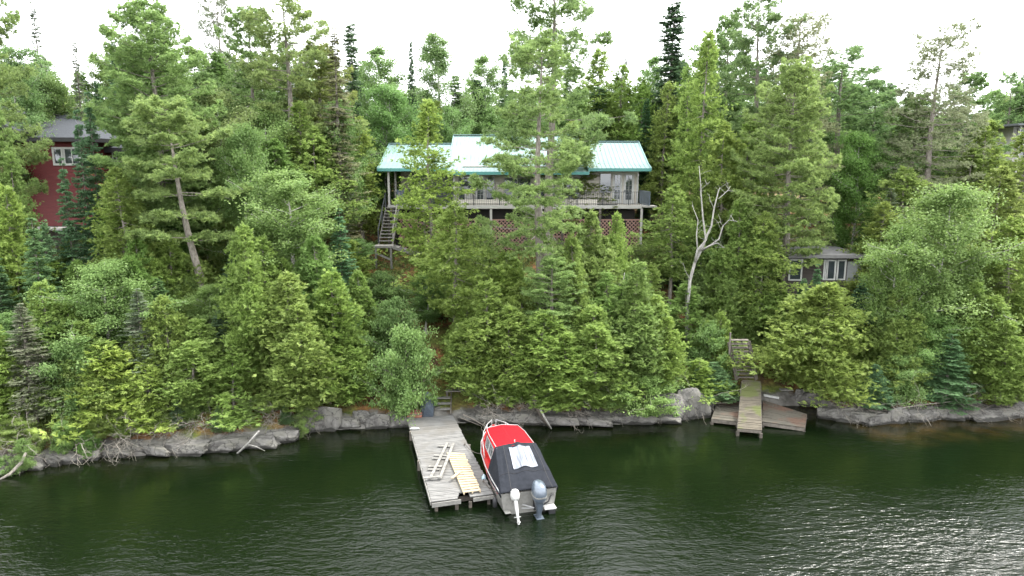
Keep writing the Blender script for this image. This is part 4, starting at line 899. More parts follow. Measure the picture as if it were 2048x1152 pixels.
# windows and doors: (px0, px1, py0, py1, kind)
gl = paint('window_glass', (.05, .06, .07), .04, 0, (.04, .05, .06)); gl.node_tree.nodes['Principled BSDF'].inputs['Specular IOR Level'].default_value = 1.2; gl.node_tree.nodes['Principled BSDF'].inputs['Metallic'].default_value = .25
def opening(px0, px1, py0, py1, kind, house, O, Yw, frame=.07, muntin=None, fm=None):
    x0, x1 = X_(px0, (py0 + py1) / 2, Yw) - O.x, X_(px1, (py0 + py1) / 2, Yw) - O.x; z0, z1 = Z_(py1, Yw) - O.z, Z_(py0, Yw) - O.z; y = Yw - O.y
    fm = fm or trimw; mb = MB(); mb.box(x0, x1, y - .025, y - .004, z0, z1)
    if kind == 'door':
        pn = mb.build('door', fm, house); gx, gz0 = (x1 - x0) * .22, (z1 - z0) * .14
        m2 = MB(); m2.box(x0 + gx, x1 - gx, y - .04, y - .028, z0 + gz0, z1 - .16); g_ = m2.build('pane', gl, pn)
        m3 = MB(); xc = (x0 + x1) / 2; zc0, zc1 = z0 + gz0, z1 - .16
        m3.box(xc - .012, xc + .012, y - .052, y - .043, zc0, zc1)
        for f in (.2, .4, .6, .8): m3.box(x0 + gx, x1 - gx, y - .052, y - .0435, zc0 + (zc1 - zc0) * f - .01, zc0 + (zc1 - zc0) * f + .01)
        m3.build('muntin', fm, g_)
        m4 = MB(); m4.tube([(x0 + .09, y - .10, z0 + .95), (x0 + .20, y - .10, z0 + .95)], .014, 6); m4.box(x0 + .07, x0 + .11, y - .1, y - .028, z0 + .9, z0 + 1.0); m4.build('handle', blackm, pn)
        return pn
    m2 = MB(); f = frame
    m2.box(x0, x1, y - .07, y - .028, z1 - f, z1); m2.box(x0, x1, y - .07, y - .028, z0, z0 + f); m2.box(x0, x0 + f, y - .07, y - .028, z0 + f, z1 - f); m2.box(x1 - f, x1, y - .07, y - .028, z0 + f, z1 - f)
    if muntin:
        for k in range(1, muntin): xx = x0 + (x1 - x0) * k / muntin; m2.box(xx - .03, xx + .03, y - .068, y - .03, z0 + f, z1 - f)
    wn = mb.build('window', gl, house); m2.build('frame', fm, wn); return wn
lit = paint('white_trim', (.52, .52, .505), .5)
for a in ((917, 945, 352, 402, 'window'), (972, 990, 352, 402, 'window'), (1008, 1062, 355, 398, 'window'), (1078, 1110, 355, 398, 'window'), (1122, 1160, 355, 398, 'window'), (1199, 1223, 346, 386, 'window')): opening(*a, cab, CO, YW, .06 if a[0] != 1008 else .06, 2 if a[0] in (1008,) else None)
for a in ((950, 971, 349, 406, 'door'), (1225, 1244, 346, 406, 'door'), (1247, 1268, 346, 408, 'door')): opening(*a, cab, CO, YW, fm=lit)
mb = MB(); x = X_(1275, 351, YW) - CO.x; z = Z_(351, YW) - CO.z; mb.loft([rr_ring(x, -.09, z + dz, r_, r_, 10, 2) for dz, r_ in ((-.1, .04), (-.05, .09), (.05, .09), (.1, .05))]); mb.box(x - .05, x + .05, -.03, -.002, z - .05, z + .12); mb.build('wall_lamp', lit, cab)
mb = MB(); xa = xr - CO.x; mb.box(xa - .12, xa + .012, -.02, -.002, -.3, zev - CO.z + .2); mb.build('corner_board', lit, cab)
# roof sections: front eave, pitch break, ridge, back eave
def roof(px0, px1, pye, Ye, pyr, Yr, brk, name, rise_b=.32):
    x0, x1 = X_(px0, pye, Ye) - CO.x, X_(px1, pye, Ye) - CO.x; ze, zr_ = Z_(pye, Ye) - CO.z, Z_(pyr, Yr) - CO.z; ye, yr = Ye - CO.y, Yr - CO.y; yb_, zb_ = ye + brk, ze + rise_b
    mb = MB(); prof_ = [(ye, ze), (yb_, zb_), (yr, zr_), (2 * yr - ye - .3, ze + .1)]
    for (a, za), (b2, zb2) in zip(prof_[:-1], prof_[1:]):
        mb.add([(x0, a, za), (x1, a, za), (x1, b2, zb2), (x0, b2, zb2), (x0, a, za - .10), (x1, a, za - .10), (x1, b2, zb2 - .10), (x0, b2, zb2 - .10)], [(0, 1, 2, 3), (7, 6, 5, 4), (0, 4, 5, 1), (1, 5, 6, 2), (2, 6, 7, 3), (3, 7, 4, 0)])
        n = max(2, round((x1 - x0) / .30))
        for i in range(n + 1):
            x = x0 + .03 + (x1 - x0 - .06) * i / n; mb.bar((x, a, za + .014), (x, b2, zb2 + .014), .03, .035)
    ob = mb.build(name, teal, cab)
    mb = MB(); mb.box(x0 - .01, x1 + .01, ye - .05, ye - .003, ze - .19, ze + .02); mb.build('fascia', teald, ob)
    for xx, sg in ((x0, -1), (x1, 1)):
        mb = MB()
        for (a, za), (b2, zb2) in zip(prof_[:-1], prof_[1:]): mb.bar((xx + sg * .03, a, za - .05), (xx + sg * .03, b2, zb2 - .05), .05, .2)
        mb.build('rake_trim', paint('light_teal_trim', (.24, .40, .39), .4, .1) if 'light_teal_trim' not in bpy.data.materials else bpy.data.materials['light_teal_trim'], ob)
    mb = MB(); mb.bar((x0 - .03, yr, zr_ + .05), (x1 + .03, yr, zr_ + .05), .34, .06); mb.build('ridge_cap', teal, ob)
    # gable infill
    for xx in (x0 + .55, x1 - .6):
        mb = MB(); mb.add([(xx, .5, ze + .12), (xx, yr, zr_ - .14), (xx, 2 * yr - ye - .9, ze + .12), (xx + .05, .5, ze + .12), (xx + .05, yr, zr_ - .14), (xx + .05, 2 * yr - ye - .9, ze + .12)], [(0, 1, 2), (5, 4, 3), (0, 3, 4, 1), (1, 4, 5, 2), (2, 5, 3, 0)]); mb.build('gable', siding, ob)
    return prof_, x0, x1, ob
roof(755, 893, 337, 48.5, 288, 53.6, 1.2, 'roof'); roof(1178, 1302, 337, 48.45, 284, 53.7, 1.2, 'roof')
rfp, rx0, rx1, rfo = roof(893.5, 1177.5, 344, 48.3, 271, 54.8, 1.5, 'roof')
mb = MB(); mb.box(rx0 + 1, rx1 - .5, rfp[1][0] - .06, rfp[1][0] + .16, rfp[1][1] + .02, rfp[1][1] + .07); mb.build('needle_litter', noisy('red_brown_needles', (.16, .06, .035), (.36, .24, .17), 9, .9), rfo)
mb = MB(); cb(mb, xl + .05, xr, YF + .3, YW + 2.6, zev + .0, zev + .04); mb.build('soffit', trimw, cab)
# porch chairs
def chair(px, Y, rz, label, col):
    c = at(px, 405, Y=Y); root = empty('patio_chair', (c.x, Y, zd), rz, label, 'chair')
    mb = MB(); mb.box(-.27, .27, -.28, .25, .40, .45); mb.build('seat', col, root, bevel=.01)
    mb = MB(); [mb.bar((x, .24, .46), (x * 1.15, .42, 1.05), .09, .025, up=(0, 1, 0)) for x in (-.21, -.105, 0, .105, .21)]; mb.build('backrest', col, root)
    for x in (-.25, .25):
        for y in (-.24, .24): mb = MB(); mb.box(x - .025, x + .025, y - .025, y + .025, 0, .395); mb.build('leg', col, root)
        mb = MB(); mb.box(x - .05, x + .05, -.3, .28, .62, .65); mb.box(x - .02, x + .02, -.26, -.22, .455, .615); mb.build('armrest', col, root)
cbl = paint('blue_grey_plastic', (.12, .17, .25), .5); chair(802, 50.2, .2, 'blue grey patio chair on the left porch beside the top of the stairs', cbl); chair(818, 51, -.2, 'dark patio chair on the left porch behind the railing', paint('dark_plastic', (.04, .045, .06), .5)); chair(937, YF + .8, .1, 'pale patio chair in front of the cabin middle window', paint('pale_plastic', (.55, .54, .50), .5))
# cabin stairs: steep flight toward the lake, landing, second flight
sxx = X_(785, 415, YF - .2); s0 = Vector((sxx, YF - .1, zd)); s1 = at(771, 488, Y=46.4)
cs = empty('staircase', (s1.x, s1.y, s1.z), 0, 'grey wooden staircase down from the left end of the cabin deck', 'stairs')
for k in range(11):
    c = s0.lerp(s1, (k + .6) / 11.5) - cs.location; mb = MB(); mb.box(c.x - .42, c.x + .42, c.y - .15, c.y + .13, c.z - .02, c.z + .025); mb.build('tread', M['planks_end'], cs)
a_, b_ = s0 - cs.location, s1 - cs.location
for s_ in (-.46, .46): mb = MB(); mb.bar(a_ + Vector((s_, 0, -.12)), b_ + Vector((s_, 0, -.12)), .05, .22); mb.build('stringer', M['planks_end'], cs)
for s_ in (-.48, .5):
    mb = MB(); mb.bar(a_ + Vector((s_, 0, .92)), b_ + Vector((s_, 0, .92)), .05, .09)
    for t in (0.05, .5, .98): c = a_.lerp(b_, t) + Vector((s_, 0, 0)); mb.bar(c, c + Vector((0, 0, .9)), .08, .08)
    mb.build('handrail', M['planks_end'] if s_ > 0 else blackm, cs)
mb = MB(); mb.box(b_.x - .62, b_.x + .62, b_.y - 1.0, b_.y - .1, -.16, -.02); mb.build('landing', M['planks_end'], cs)
for x in (-.5, .52): mb = MB(); mb.box(b_.x + x - .06, b_.x + x + .06, b_.y - .95, b_.y - .83, -1.6, -.165); mb.build('post', M['planks_end'], cs)
mb = MB(); mb.bar((-.5, -.99, -.5), (.52, -1.0, -.95), .05, .12); mb.build('brace', M['planks_end'], cs)
e_ = at(855, 512, Y=46.4) - cs.location
for y in (-.2, -.95): mb = MB(); mb.bar((.65, y, -.12), (e_.x, y, e_.z), .05, .2); mb.build('stringer', M['planks_end'], cs)
for k in range(5): c = Vector((.7, -.575, -.1)).lerp(Vector((e_.x, -.575, e_.z)), (k + .5) / 5); mb = MB(); mb.box(c.x - .14, c.x + .14, c.y - .34, c.y + .34, c.z, c.z + .035); mb.build('tread', M['planks_end'], cs)

# ------------------------------------------------------------------ red house on the left
rsd = paint('dark_red_siding', (.125, .010, .011), .65, 0, (.10, .009, .010)); lap(rsd, .17); shg = noisy('grey_shingles', (.042, .046, .054), (.075, .08, .09), 14, .9, .01, stretch=(1, 1, 3), spec=.12); blk = paint('black_trim', (.02, .02, .022), .5)
YR = 44.0; rh = empty('red_house', (X_(60, 400, YR), YR, Z_(452, YR)), 0, 'dark red house with a grey shingle roof among the left trees', 'house'); RO = rh.location.copy()
def rb(mb, x0, x1, y0, y1, z0, z1): mb.box(x0 - RO.x, x1 - RO.x, y0 - RO.y, y1 - RO.y, z0 - RO.z, z1 - RO.z)
ra, rb2 = X_(-170, 360, YR), X_(178, 360, YR); rze = Z_(278, YR); zbs = Z_(452, YR)
mb = MB(); rb(mb, ra, rb2, YR, YR + 9, zbs, rze); rb(mb, rb2 - .01, X_(238, 380, YR + 3), YR + 2.8, YR + 8.5, zbs, Z_(300, YR + 3)); rb(mb, X_(-170, 360, YR), X_(10, 360, YR - 1.2), YR - 1.2, YR - .003, zbs, rze + .1); mb.build('wall', rsd, rh)
mb = MB(); rb(mb, ra + .1, rb2 - .1, YR + .1, YR + 8.8, zbs - 3, zbs - .02); mb.build('foundation', M['darkwood'], rh)
mb = MB(); rb(mb, ra - 1, X_(192, 452, YR), YR - 1.3, YR - .02, zbs - .16, zbs - .03); mb.build('base_beam', lit, rh)
def prism_roof(mb, x0, x1, y0, y1, ze, zr_, hip, O, th=.16, over=.0):
    ym = (y0 + y1) / 2; q = [(x0, y0, ze), (x1, y0, ze), (x1, y1, ze), (x0, y1, ze), (x0 + (hip if x0 > -900 else 0), ym, zr_), (x1 - hip, ym, zr_)]
    T = [Vector(v) - O for v in q]; Bt = [v - Vector((0, 0, th)) for v in T]
    mb.add(T + Bt, [(0, 1, 5, 4), (1, 2, 5), (2, 3, 4, 5), (3, 0, 4), (6, 7, 1, 0), (7, 8, 2, 1), (8, 9, 3, 2), (9, 6, 0, 3), (7, 6, 9, 8)])
mb = MB(); prism_roof(mb, ra - 4, rb2 + .5, YR - .6, YR + 9.6, rze + .05, Z_(222, 49), 4.2, RO); rr0 = mb.build('roof', shg, rh)
mb = MB(); rb(mb, X_(10, 270, YR) , rb2 + .52, YR - .66, YR - .605, rze - .18, rze + .07); rb(mb, rb2 + .505, rb2 + .56, YR - .66, YR + 9.6, rze - .18, rze + .07); mb.build('gutter', blk, rr0)
mb = MB(); prism_roof(mb, rb2 + .0, X_(262, 292, YR + 2.3), YR + 2.0, YR + 9, Z_(296, YR + 2), Z_(258, YR + 4), 3.0, RO); rr1 = mb.build('roof', shg, rh)
mb = MB(); rb(mb, rb2 + .01, X_(262, 292, YR + 2.3), YR + 1.94, YR + 1.995, Z_(296, YR + 2) - .3, Z_(296, YR + 2) + .02); mb.build('gutter', blk, rr1)
# front gable of the left wing
gx0, gx1 = X_(-230, 250, YR - 1.6), X_(40, 250, YR - 1.6); gm = (gx0 + gx1) / 2
mb = MB(); zg0, zg1 = Z_(262, YR - 1.6), Z_(200, YR - 1.6)
for a2, b3 in (((gx0, zg0), (gm, zg1)), ((gx1, zg0), (gm, zg1))):
    mb.slab([Vector((a2[0], YR - 1.9, a2[1])) - RO, Vector((b3[0], YR - 1.9, b3[1])) - RO, Vector((b3[0], YR + 4, b3[1])) - RO, Vector((a2[0], YR + 4, a2[1])) - RO], .12)
rr2 = mb.build('roof', shg, rh); mb = MB()
for a2 in ((gx0, zg0), (gx1, zg0)): mb.bar(Vector((a2[0], YR - 1.93, a2[1] - .1)) - RO, Vector((gm, YR - 1.93, zg1 - .1)) - RO, .05, .26)
mb.build('rake_trim', blk, rr2)
mb = MB(); mb.add([Vector((gx0 + .6, YR - 1.2, rze + .1)) - RO, Vector((gx1 - .9, YR - 1.2, rze + .1)) - RO, Vector((gm, YR - 1.2, zg1 - .3)) - RO, Vector((gx0 + .6, YR - 1.1, rze + .1)) - RO, Vector((gx1 - .9, YR - 1.1, rze + .1)) - RO, Vector((gm, YR - 1.1, zg1 - .3)) - RO], [(0, 1, 2), (5, 4, 3), (0, 3, 4, 1), (1, 4, 5, 2), (2, 5, 3, 0)]); mb.build('gable', rsd, rh)
opening(106, 128, 294, 331, 'window', rh, RO, YR, .13, 1, lit); opening(127, 163, 294, 331, 'window', rh, RO, YR, .13, 2, lit); opening(-30, 24, 282, 316, 'window', rh, RO, YR - 1.2, .10, 2, lit); opening(226, 236, 302, 340, 'window', rh, RO, YR + 2.8, .08, 1, lit)

# ------------------------------------------------------------------ dark cottage on the right
YC = 42.0; drk = paint('dark_brown_siding', (.055, .045, .04), .8); lap(drk, .2); flr = noisy('pale_grey_flat_roofing', (.15, .147, .15), (.23, .225, .23), 3, .9)
ct = empty('cottage', (X_(1650, 540, YC), YC, Z_(585, YC)), 0, 'small dark cottage with a flat grey roof above the round cedar', 'house'); TO = ct.location.copy()
def tb(mb, x0, x1, y0, y1, z0, z1): mb.box(x0 - TO.x, x1 - TO.x, y0 - TO.y, y1 - TO.y, z0 - TO.z, z1 - TO.z)
ca, cb_ = X_(1572, 540, YC), X_(1722, 540, YC); cz0, cz1 = Z_(590, YC), Z_(512, YC - .4)
mb = MB(); tb(mb, ca, cb_, YC, YC + 4.4, cz0, cz1 - .1); mb.build('wall', drk, ct)
mb = MB(); tb(mb, ca - .05, cb_ + .4, YC - .4, YC + 4.8, cz1 - .02, cz1 + .05); rt = mb.build('roof', flr, ct); mb = MB(); tb(mb, ca - .07, cb_ + .42, YC - .45, YC - .405, cz1 - .14, cz1 + .07); tb(mb, ca - .1, ca - .055, YC - .4, YC + 4.8, cz1 - .14, cz1 + .07); mb.build('fascia', paint('grey_fascia', (.17, .165, .165), .7), rt)
mb = MB(); tb(mb, ca + .2, cb_ - .2, YC + .15, YC + 4.2, cz0 - 2.5, cz0 - .003); mb.build('foundation', M['darkwood'], ct)
mb = MB(); tb(mb, X_(1694, 540, YC), cb_ + .01, YC - .03, YC - .003, cz0 + .6, cz1 - .4); mb.build('panel', paint('grey_panel', (.24, .25, .25), .8), ct)
for a in ((1577, 1604, 518, 561), (1646, 1653, 519, 560), (1652, 1671, 519, 560), (1673, 1691, 519, 560)): opening(*a, 'window', ct, TO, YC, .09, 1, lit)
mb = MB(); x = X_(1668, 514, YC) - TO.x; z = Z_(514, YC) - TO.z; mb.loft([rr_ring(x, -.09, z + dz, r_, r_, 10, 2) for dz, r_ in ((-.06, .03), (0, .08), (.06, .05))]); mb.build('wall_lamp', lit, ct)

# ------------------------------------------------------------------ pale house at the right edge
YP = 50.0; ph = empty('pale_house', (X_(2080, 300, YP), YP, Z_(332, YP)), 0, 'pale two storey house with dark roof at the right edge', 'house'); PO = ph.location.copy()
def pb(mb, x0, x1, y0, y1, z0, z1): mb.box(x0 - PO.x, x1 - PO.x, y0 - PO.y, y1 - PO.y, z0 - PO.z, z1 - PO.z)
pa, pc = X_(2038, 300, YP), X_(2160, 300, YP); pz0, pz1, pzm = Z_(335, YP), Z_(252, YP), Z_(287, YP)
mb = MB(); pb(mb, pa + .3, pc, YP + 1.2, YP + 7, pz0, pz1); mb.build('wall', paint('pale_plaster', (.50, .48, .47), .8), ph)
mb = MB(); pb(mb, pa + .4, pc, YP + 1.3, YP + 6.8, pz0 - 5, pz0 - .003); mb.build('foundation', M['rock'], ph)
mb = MB(); pb(mb, pa - .7, pc + .5, YP - .6, YP + 7.5, pz1 + .02, pz1 + .16); mb.build('roof', paint('dark_grey_roof', (.10, .11, .12), .7), ph)
mb = MB(); pb(mb, pa - .2, pc, YP - .2, YP + 1.19, pzm - .12, pzm); mb.build('balcony', lit, ph)
for x in (pa - .1, pa + 1.0, pa + 2.2): mb = MB(); pb(mb, x - .06, x + .06, YP - .1, YP + .02, pzm + .003, pz1 + .015); pb(mb, x - .06, x + .06, YP - .1, YP + .02, pz0 - 4, pzm - .125); mb.build('post', lit, ph)
mb = MB(); [pb(mb, pa - .1 + k * .14, pa - .07 + k * .14, YP - .16, YP - .13, pzm + .003, pzm + .9) for k in range(26)]; pb(mb, pa - .1, pc, YP - .17, YP - .12, pzm + .9, pzm + .96); mb.build('railing', paint('slate_bars', (.10, .12, .14), .5), ph)
opening(2034, 2056, 258, 282, 'window', ph, PO, YP + 1.2, .08, 2, lit); opening(2036, 2050, 298, 322, 'window', ph, PO, YP + 1.2, .08, 1, lit)
# ------------------------------------------------------------------ trees, one row each
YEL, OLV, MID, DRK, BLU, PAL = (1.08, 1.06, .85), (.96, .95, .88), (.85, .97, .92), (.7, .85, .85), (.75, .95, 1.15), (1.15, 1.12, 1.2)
ONE = (1, 1, 1)
T_ = [
 # --- front bank, left of the dock
 ('cedar', 590, 800, 545, 190, 'broad bright cedar in the middle of the bank left of the leafy alder', YEL),
 ('cedar', 675, 790, 535, 150, 'tall bright cedar directly left of the leafy alder', YEL, dict(var=1)),
 ('cedar', 508, 760, 450, 150, 'yellow green cedar just right of the leaning pine trunk', YEL, dict(var=2)),
 ('cedar', 640, 720, 470, 150, 'cedar top showing above the broad bright cedar left of the alder', MID),
 ('cedar', 722, 700, 540, 90, 'narrow cedar standing behind the leafy alder on its left', OLV),
 ('shrub', 812, 822, 640, 128, 'leafy alder bush hanging over the bank beside the dock', (.95, 1.1, 1.0), dict(var=0)),
 ('shrub', 790, 740, 590, 110, 'upper leafy alder bush above the dock steps', (.85, 1.0, 1.0), dict(var=1)),
 ('birch', 852, 668, 545, 85, 'dark leafy sapling in the shady gap above the dock', (.55, .75, .7)),
 ('shrub', 765, 610, 540, 90, 'low leafy bush on the mossy slope below the cabin staircase', (.8, 1.0, .95), dict(var=1)),
 ('cedar', 410, 800, 640, 150, 'ragged cedar at the foot of the leaning pine', OLV),
 ('cedar_small', 470, 820, 700, 120, 'low ragged cedar above the crack in the left ledge', YEL),
 ('cedar_small', 220, 850, 690, 150, 'yellow tipped small cedar low on the bank at left', (1.3, 1.15, .8)),
 ('cedar_small', 300, 840, 730, 110, 'small cedar between the yellow tipped cedar and the ledge crack', YEL),
 ('shrub', 150, 830, 670, 130, 'leafy green bush left of the yellow tipped cedar', (.95, 1.1, 1.0), dict(var=0)),
 ('spruce_thin', 70, 850, 610, 120, 'thin grey spruce near the water at the left edge', (1.0, 1.05, 1.1)),
 ('cedar', 15, 850, 640, 130, 'cedar cut by the left edge of the photo near the water', YEL),
 ('birch', 235, 760, 505, 180, 'grey green birch in the middle of the left bank', (.85, .98, .95), dict(var=0)),
 ('spruce_thin', 295, 800, 580, 110, 'thin drooping spruce right of the grey green birch on the left bank', (.9, 1.05, 1.05)),
 ('fir', 100, 740, 440, 120, 'layered fir standing below the red house', (1.2, 1.25, .85), dict(var=1)),
 ('fir', 330, 720, 560, 110, 'small fir left of the leaning pine trunk', (1.1, 1.2, .9), dict(var=0)),
 ('fir', 20, 730, 520, 120, 'dark fir at the left edge below the red house', (1.0, 1.15, .9), dict(var=1)),
 ('cedar', 40, 690, 370, 130, 'tall cedar at the left edge in front of the red house', YEL, dict(var=0)),
 ('cedar', 170, 680, 520, 100, 'cedar behind the grey green birch on the left bank', MID),
 ('cedar_tall', 265, 670, 330, 110, 'slim cedar between the red house and the leaning pine', YEL, dict(var=1)),
 ('cedar', 350, 680, 480, 130, 'cedar left of the leaning pine trunk at mid bank', YEL),
 ('cedar', 462, 600, 420, 90, 'cedar close behind the leaning pine on its right', OLV),
 ('fir', 350, 690, 635, 70, 'tiny fir under the leaning pine', (1.0, 1.1, .9), dict(var=0)),
 # --- before the red house
 ('fir', 158, 630, 320, 80, 'dark shorter fir in front of the red house window side', (.8, .95, .85), dict(var=1)),
 ('fir', 196, 620, 225, 85, 'dark layered fir in front of the red house wall', (.75, .9, .8), dict(var=1)),
 ('fir', 218, 600, 190, 85, 'tallest dark fir over the right corner of the red house', (.72, .88, .8), dict(var=1)),
 ('fir', 112, 650, 445, 85, 'pale tipped young fir below the red house wall', (1.5, 1.6, 1.5), dict(var=0)),
 ('cedar_tall', 62, 640, 300, 70, 'cedar rising over the left window side of the red house', OLV, dict(var=0)),
 ('pine', 25, 610, 195, 125, 'short pine with yellow green plumes over the left wing of the red house', (1.15, 1.15, .9), dict(var=1)),
 ('pine_open', 15, 560, -60, 210, 'tall pine cut by the upper left corner', (.9, .95, .85)),
 ('cedar_tall', 255, 620, 340, 90, 'cedar touching the right end of the red house', YEL, dict(var=2)),
 ('cedar', 315, 600, 430, 110, 'cedar behind the leaning pine on its left', MID),
 ('poplar', 75, 500, 60, 120, 'leafy poplar behind the red house roof', (.62, .75, .85)),
 ('birch', 130, 480, 120, 110, 'round leafy birch crown above the red house roof', (.65, .78, .8)),
 ('spruce_thin', 118, 470, 10, 70, 'thin black spruce top against the sky at upper left', (.6, .7, .8)),
 ('spruce_thin', 190, 480, 80, 55, 'bare grey spruce spire in the sky gap at upper left', (.7, .75, .8)),
 ('cedar_tall', 155, 470, 180, 100, 'olive cedar directly above the red house ridge', (.9, .8, .75), dict(var=1)),
 ('spruce', 225, 480, 165, 70, 'narrow spruce right of the red house roof', DRK),
 # --- big pines on the left
 ('pine_lean', 432, 662, 200, 215, 'leaning pine with a long bare trunk left of the cabin', (1.18, 1.15, .95), dict(rz=0.0, lean=R(-2))),
 ('pine', 335, 560, 5, 240, 'big blue green pine with upswept boughs at upper left', (.95, 1.1, .95), dict(var=1)),
 ('pine', 300, 530, 95, 150, 'shorter pine beside the big blue green pine on its left', (.9, 1.05, .9), dict(var=0)),
 ('pine', 425, 520, 150, 170, 'pine filling the gap right of the big blue green pine', (.85, 1.0, .85), dict(var=0)),
 ('pine_open', 590, 500, -30, 210, 'tall olive pine above the birch left of the cabin', (1.05, .95, .75)),
 ('pine', 520, 470, 20, 150, 'dark pine just left of the tall olive pine', (.7, .8, .7), dict(var=2)),
 ('pine', 650, 470, 90, 170, 'olive pine with yellowish lower plumes right of the tall olive pine', (1.15, .95, .6), dict(var=0)),
 ('pine_thin', 462, 440, -20, 120, 'thin pine top against the sky between the left pines', (.8, .9, .95)),
 ('birch', 455, 540, 150, 130, 'pale half bare birch between the left pines', (.95, .85, .85), dict(var=1)),
 ('birch', 508, 600, 225, 110, 'leafy birch with a rounded top left of the tall olive pine', (.95, 1.1, 1.0), dict(var=0)),
 ('cedar_tall', 560, 560, 275, 110, 'cedar between the rounded birch and the dying spruce', MID, dict(var=0)),
 ('birch', 590, 650, 320, 185, 'wide grey green birch left of the cabin staircase', (.9, 1.0, 1.0), dict(var=1)),
 ('spruce_thin', 688, 520, 60, 110, 'tall dying spruce with a grey trunk left of the cabin', (1.1, 1.0, .8)),
 ('cedar_tall', 728, 500, 230, 80, 'cedar touching the left gable of the cabin', (1.05, .95, .8), dict(var=1)),
 ('cedar_tall', 640, 540, 250, 110, 'cedar left of the dying spruce', YEL, dict(var=2)),
 ('fir', 688, 640, 420, 95, 'blue green fir left of the cabin staircase', (1.3, 1.6, 1.6), dict(var=1)),
 ('shrub', 640, 640, 540, 110, 'leafy bush below the blue green fir', (.8, 1.0, .95), dict(var=0)),
 # --- around the cabin front
 ('cedar_tall', 866, 590, 195, 108, 'tall leafy cedar hiding the left part of the cabin', YEL, dict(var=0, rz=1.0)),
 ('cedar_tall', 915, 694, 400, 120, 'curved cedar with a bare pale trunk above the dock', YEL, dict(var=2)),
 ('cedar', 885, 620, 500, 100, 'cedar crown in front of the cabin lattice on the left', YEL, dict(var=1)),
 ('pine_center', 1083, 690, 78, 215, 'big central pine in front of the cabin', (1.15, 1.15, .95), dict(rz=2.2)),
 ('pine_open', 1098, 520, -90, 235, 'tallest dark topped pine behind the big central pine', (.75, .88, .75), dict(rz=1.0)),
 ('pine', 1100, 745, 515, 150, 'soft young pine below the big central pine', (1.15, 1.2, 1.1), dict(var=0)),
 ('cedar', 985, 790, 560, 160, 'bright cedar above the bow of the red boat', YEL, dict(var=0)),
 ('cedar', 1085, 800, 620, 190, 'broad low cedar behind the red boat', YEL, dict(var=2)),
 ('cedar', 1185, 800, 610, 170, 'cedar right of the broad low cedar behind the boat', YEL, dict(var=1)),
 ('cedar', 1265, 760, 520, 150, 'cedar around the small dead spire right of the central pine', OLV, dict(var=0)),
 ('cedar', 1305, 770, 590, 115, 'cedar just left of the white dead tree', YEL, dict(var=2)),
 ('cedar', 1010, 680, 500, 130, 'cedar below the cabin lattice left of the central pine', YEL, dict(var=1)),
 ('cedar', 1180, 680, 420, 130, 'cedar below the cabin right of the central pine', OLV, dict(var=0)),
 ('cedar', 1228, 640, 425, 85, 'cedar covering the right part of the cabin lattice', YEL, dict(var=2)),
 ('cedar', 1296, 650, 525, 85, 'olive cedar below the right end of the cabin', OLV, dict(var=1)),
 ('cedar_small', 955, 640, 545, 100, 'small cedar behind the curved bare trunk', MID),
 ('shrub', 1290, 825, 745, 130, 'leafy alder branches leaning over the water right of the boat', (.95, 1.1, .95), dict(var=0)),
 ('shrub', 1215, 800, 720, 90, 'small leafy bush on the bank edge right of the boat', (.9, 1.0, .9), dict(var=1)),
 ('cedar_tall', 1150, 490, 240, 110, 'cedar in front of the middle of the cabin roof', (1.0, .9, .8), dict(var=1)),
 # --- right of the cabin
 ('cedar_tall', 1338, 610, 365, 95, 'leafy cedar right of the cabin end', YEL, dict(var=2)),
 ('cedar_tall', 1395, 560, 55, 95, 'tall slim cedar tower right of the cabin', (1.0, .95, .8), dict(var=0)),
 ('cedar_tall', 1325, 470, 160, 70, 'slim olive cedar behind the right end of the cabin', (1.05, .95, .8), dict(var=1)),
 ('cedar_tall', 1430, 600, 240, 110, 'cedar behind the white dead tree', OLV, dict(var=2)),
 ('cedar', 1475, 680, 400, 130, 'cedar right of the white dead tree at mid bank', OLV, dict(var=0)),
 ('cedar_tall', 1512, 690, 420, 100, 'shaggy cedar over the upper end of the right stairs', (1.1, 1.0, .8), dict(var=2)),
 ('cedar', 1432, 755, 620, 80, 'cedar at the foot of the white dead tree', YEL, dict(var=1)),
 ('shrub', 1415, 760, 640, 90, 'round leafy bush left of the right hand stairs', (.9, 1.1, .95), dict(var=1)),
 ('fir', 1425, 795, 725, 120, 'low spreading fir above the left mossy platform', (1.2, 1.3, 1.1), dict(var=0)),
 ('cedar_small', 1395, 790, 720, 90, 'small cedar above the tall pale boulder', YEL),
 ('pine', 1562, 640, 125, 195, 'huge yellow green pine right of the white dead tree', (1.2, 1.15, .85), dict(var=1, rz=.7)),
 ('pine_thin', 1570, 520, 25, 190, 'tall pine with a fanned half bare top at upper right', (1.2, 1.15, .8)),
 ('pine_open', 1490, 500, -10, 190, 'dark pine left of the huge yellow green pine', (.75, .85, .75)),
 ('pine_open', 1660, 500, 100, 210, 'dark broad pine right of the huge yellow green pine', (.62, .78, .7)),
 ('pine', 1725, 480, 165, 140, 'dark pine with a rounded top over the dark gap', (.6, .75, .7), dict(var=2)),
 ('birch', 1695, 540, 245, 115, 'green leafy tree in the dark gap above the cottage', (.75, 1.1, .75), dict(var=0)),
 ('fir', 1626, 665, 530, 60, 'dark blue green fir in front of the cottage', (.95, 1.3, 1.15), dict(var=1)),
 ('fir', 1598, 690, 560, 70, 'small dark fir left of the round cedar', (.8, 1.05, .9), dict(var=0)),
 ('fir', 1715, 680, 560, 90, 'dark fir at the right corner of the cottage', (.7, 1.0, 1.0), dict(var=1)),
 ('cedar_round', 1642, 792, 566, 190, 'big round bright cedar at the water right of the platforms', (1.2, 1.08, .8), dict(rz=.4)),
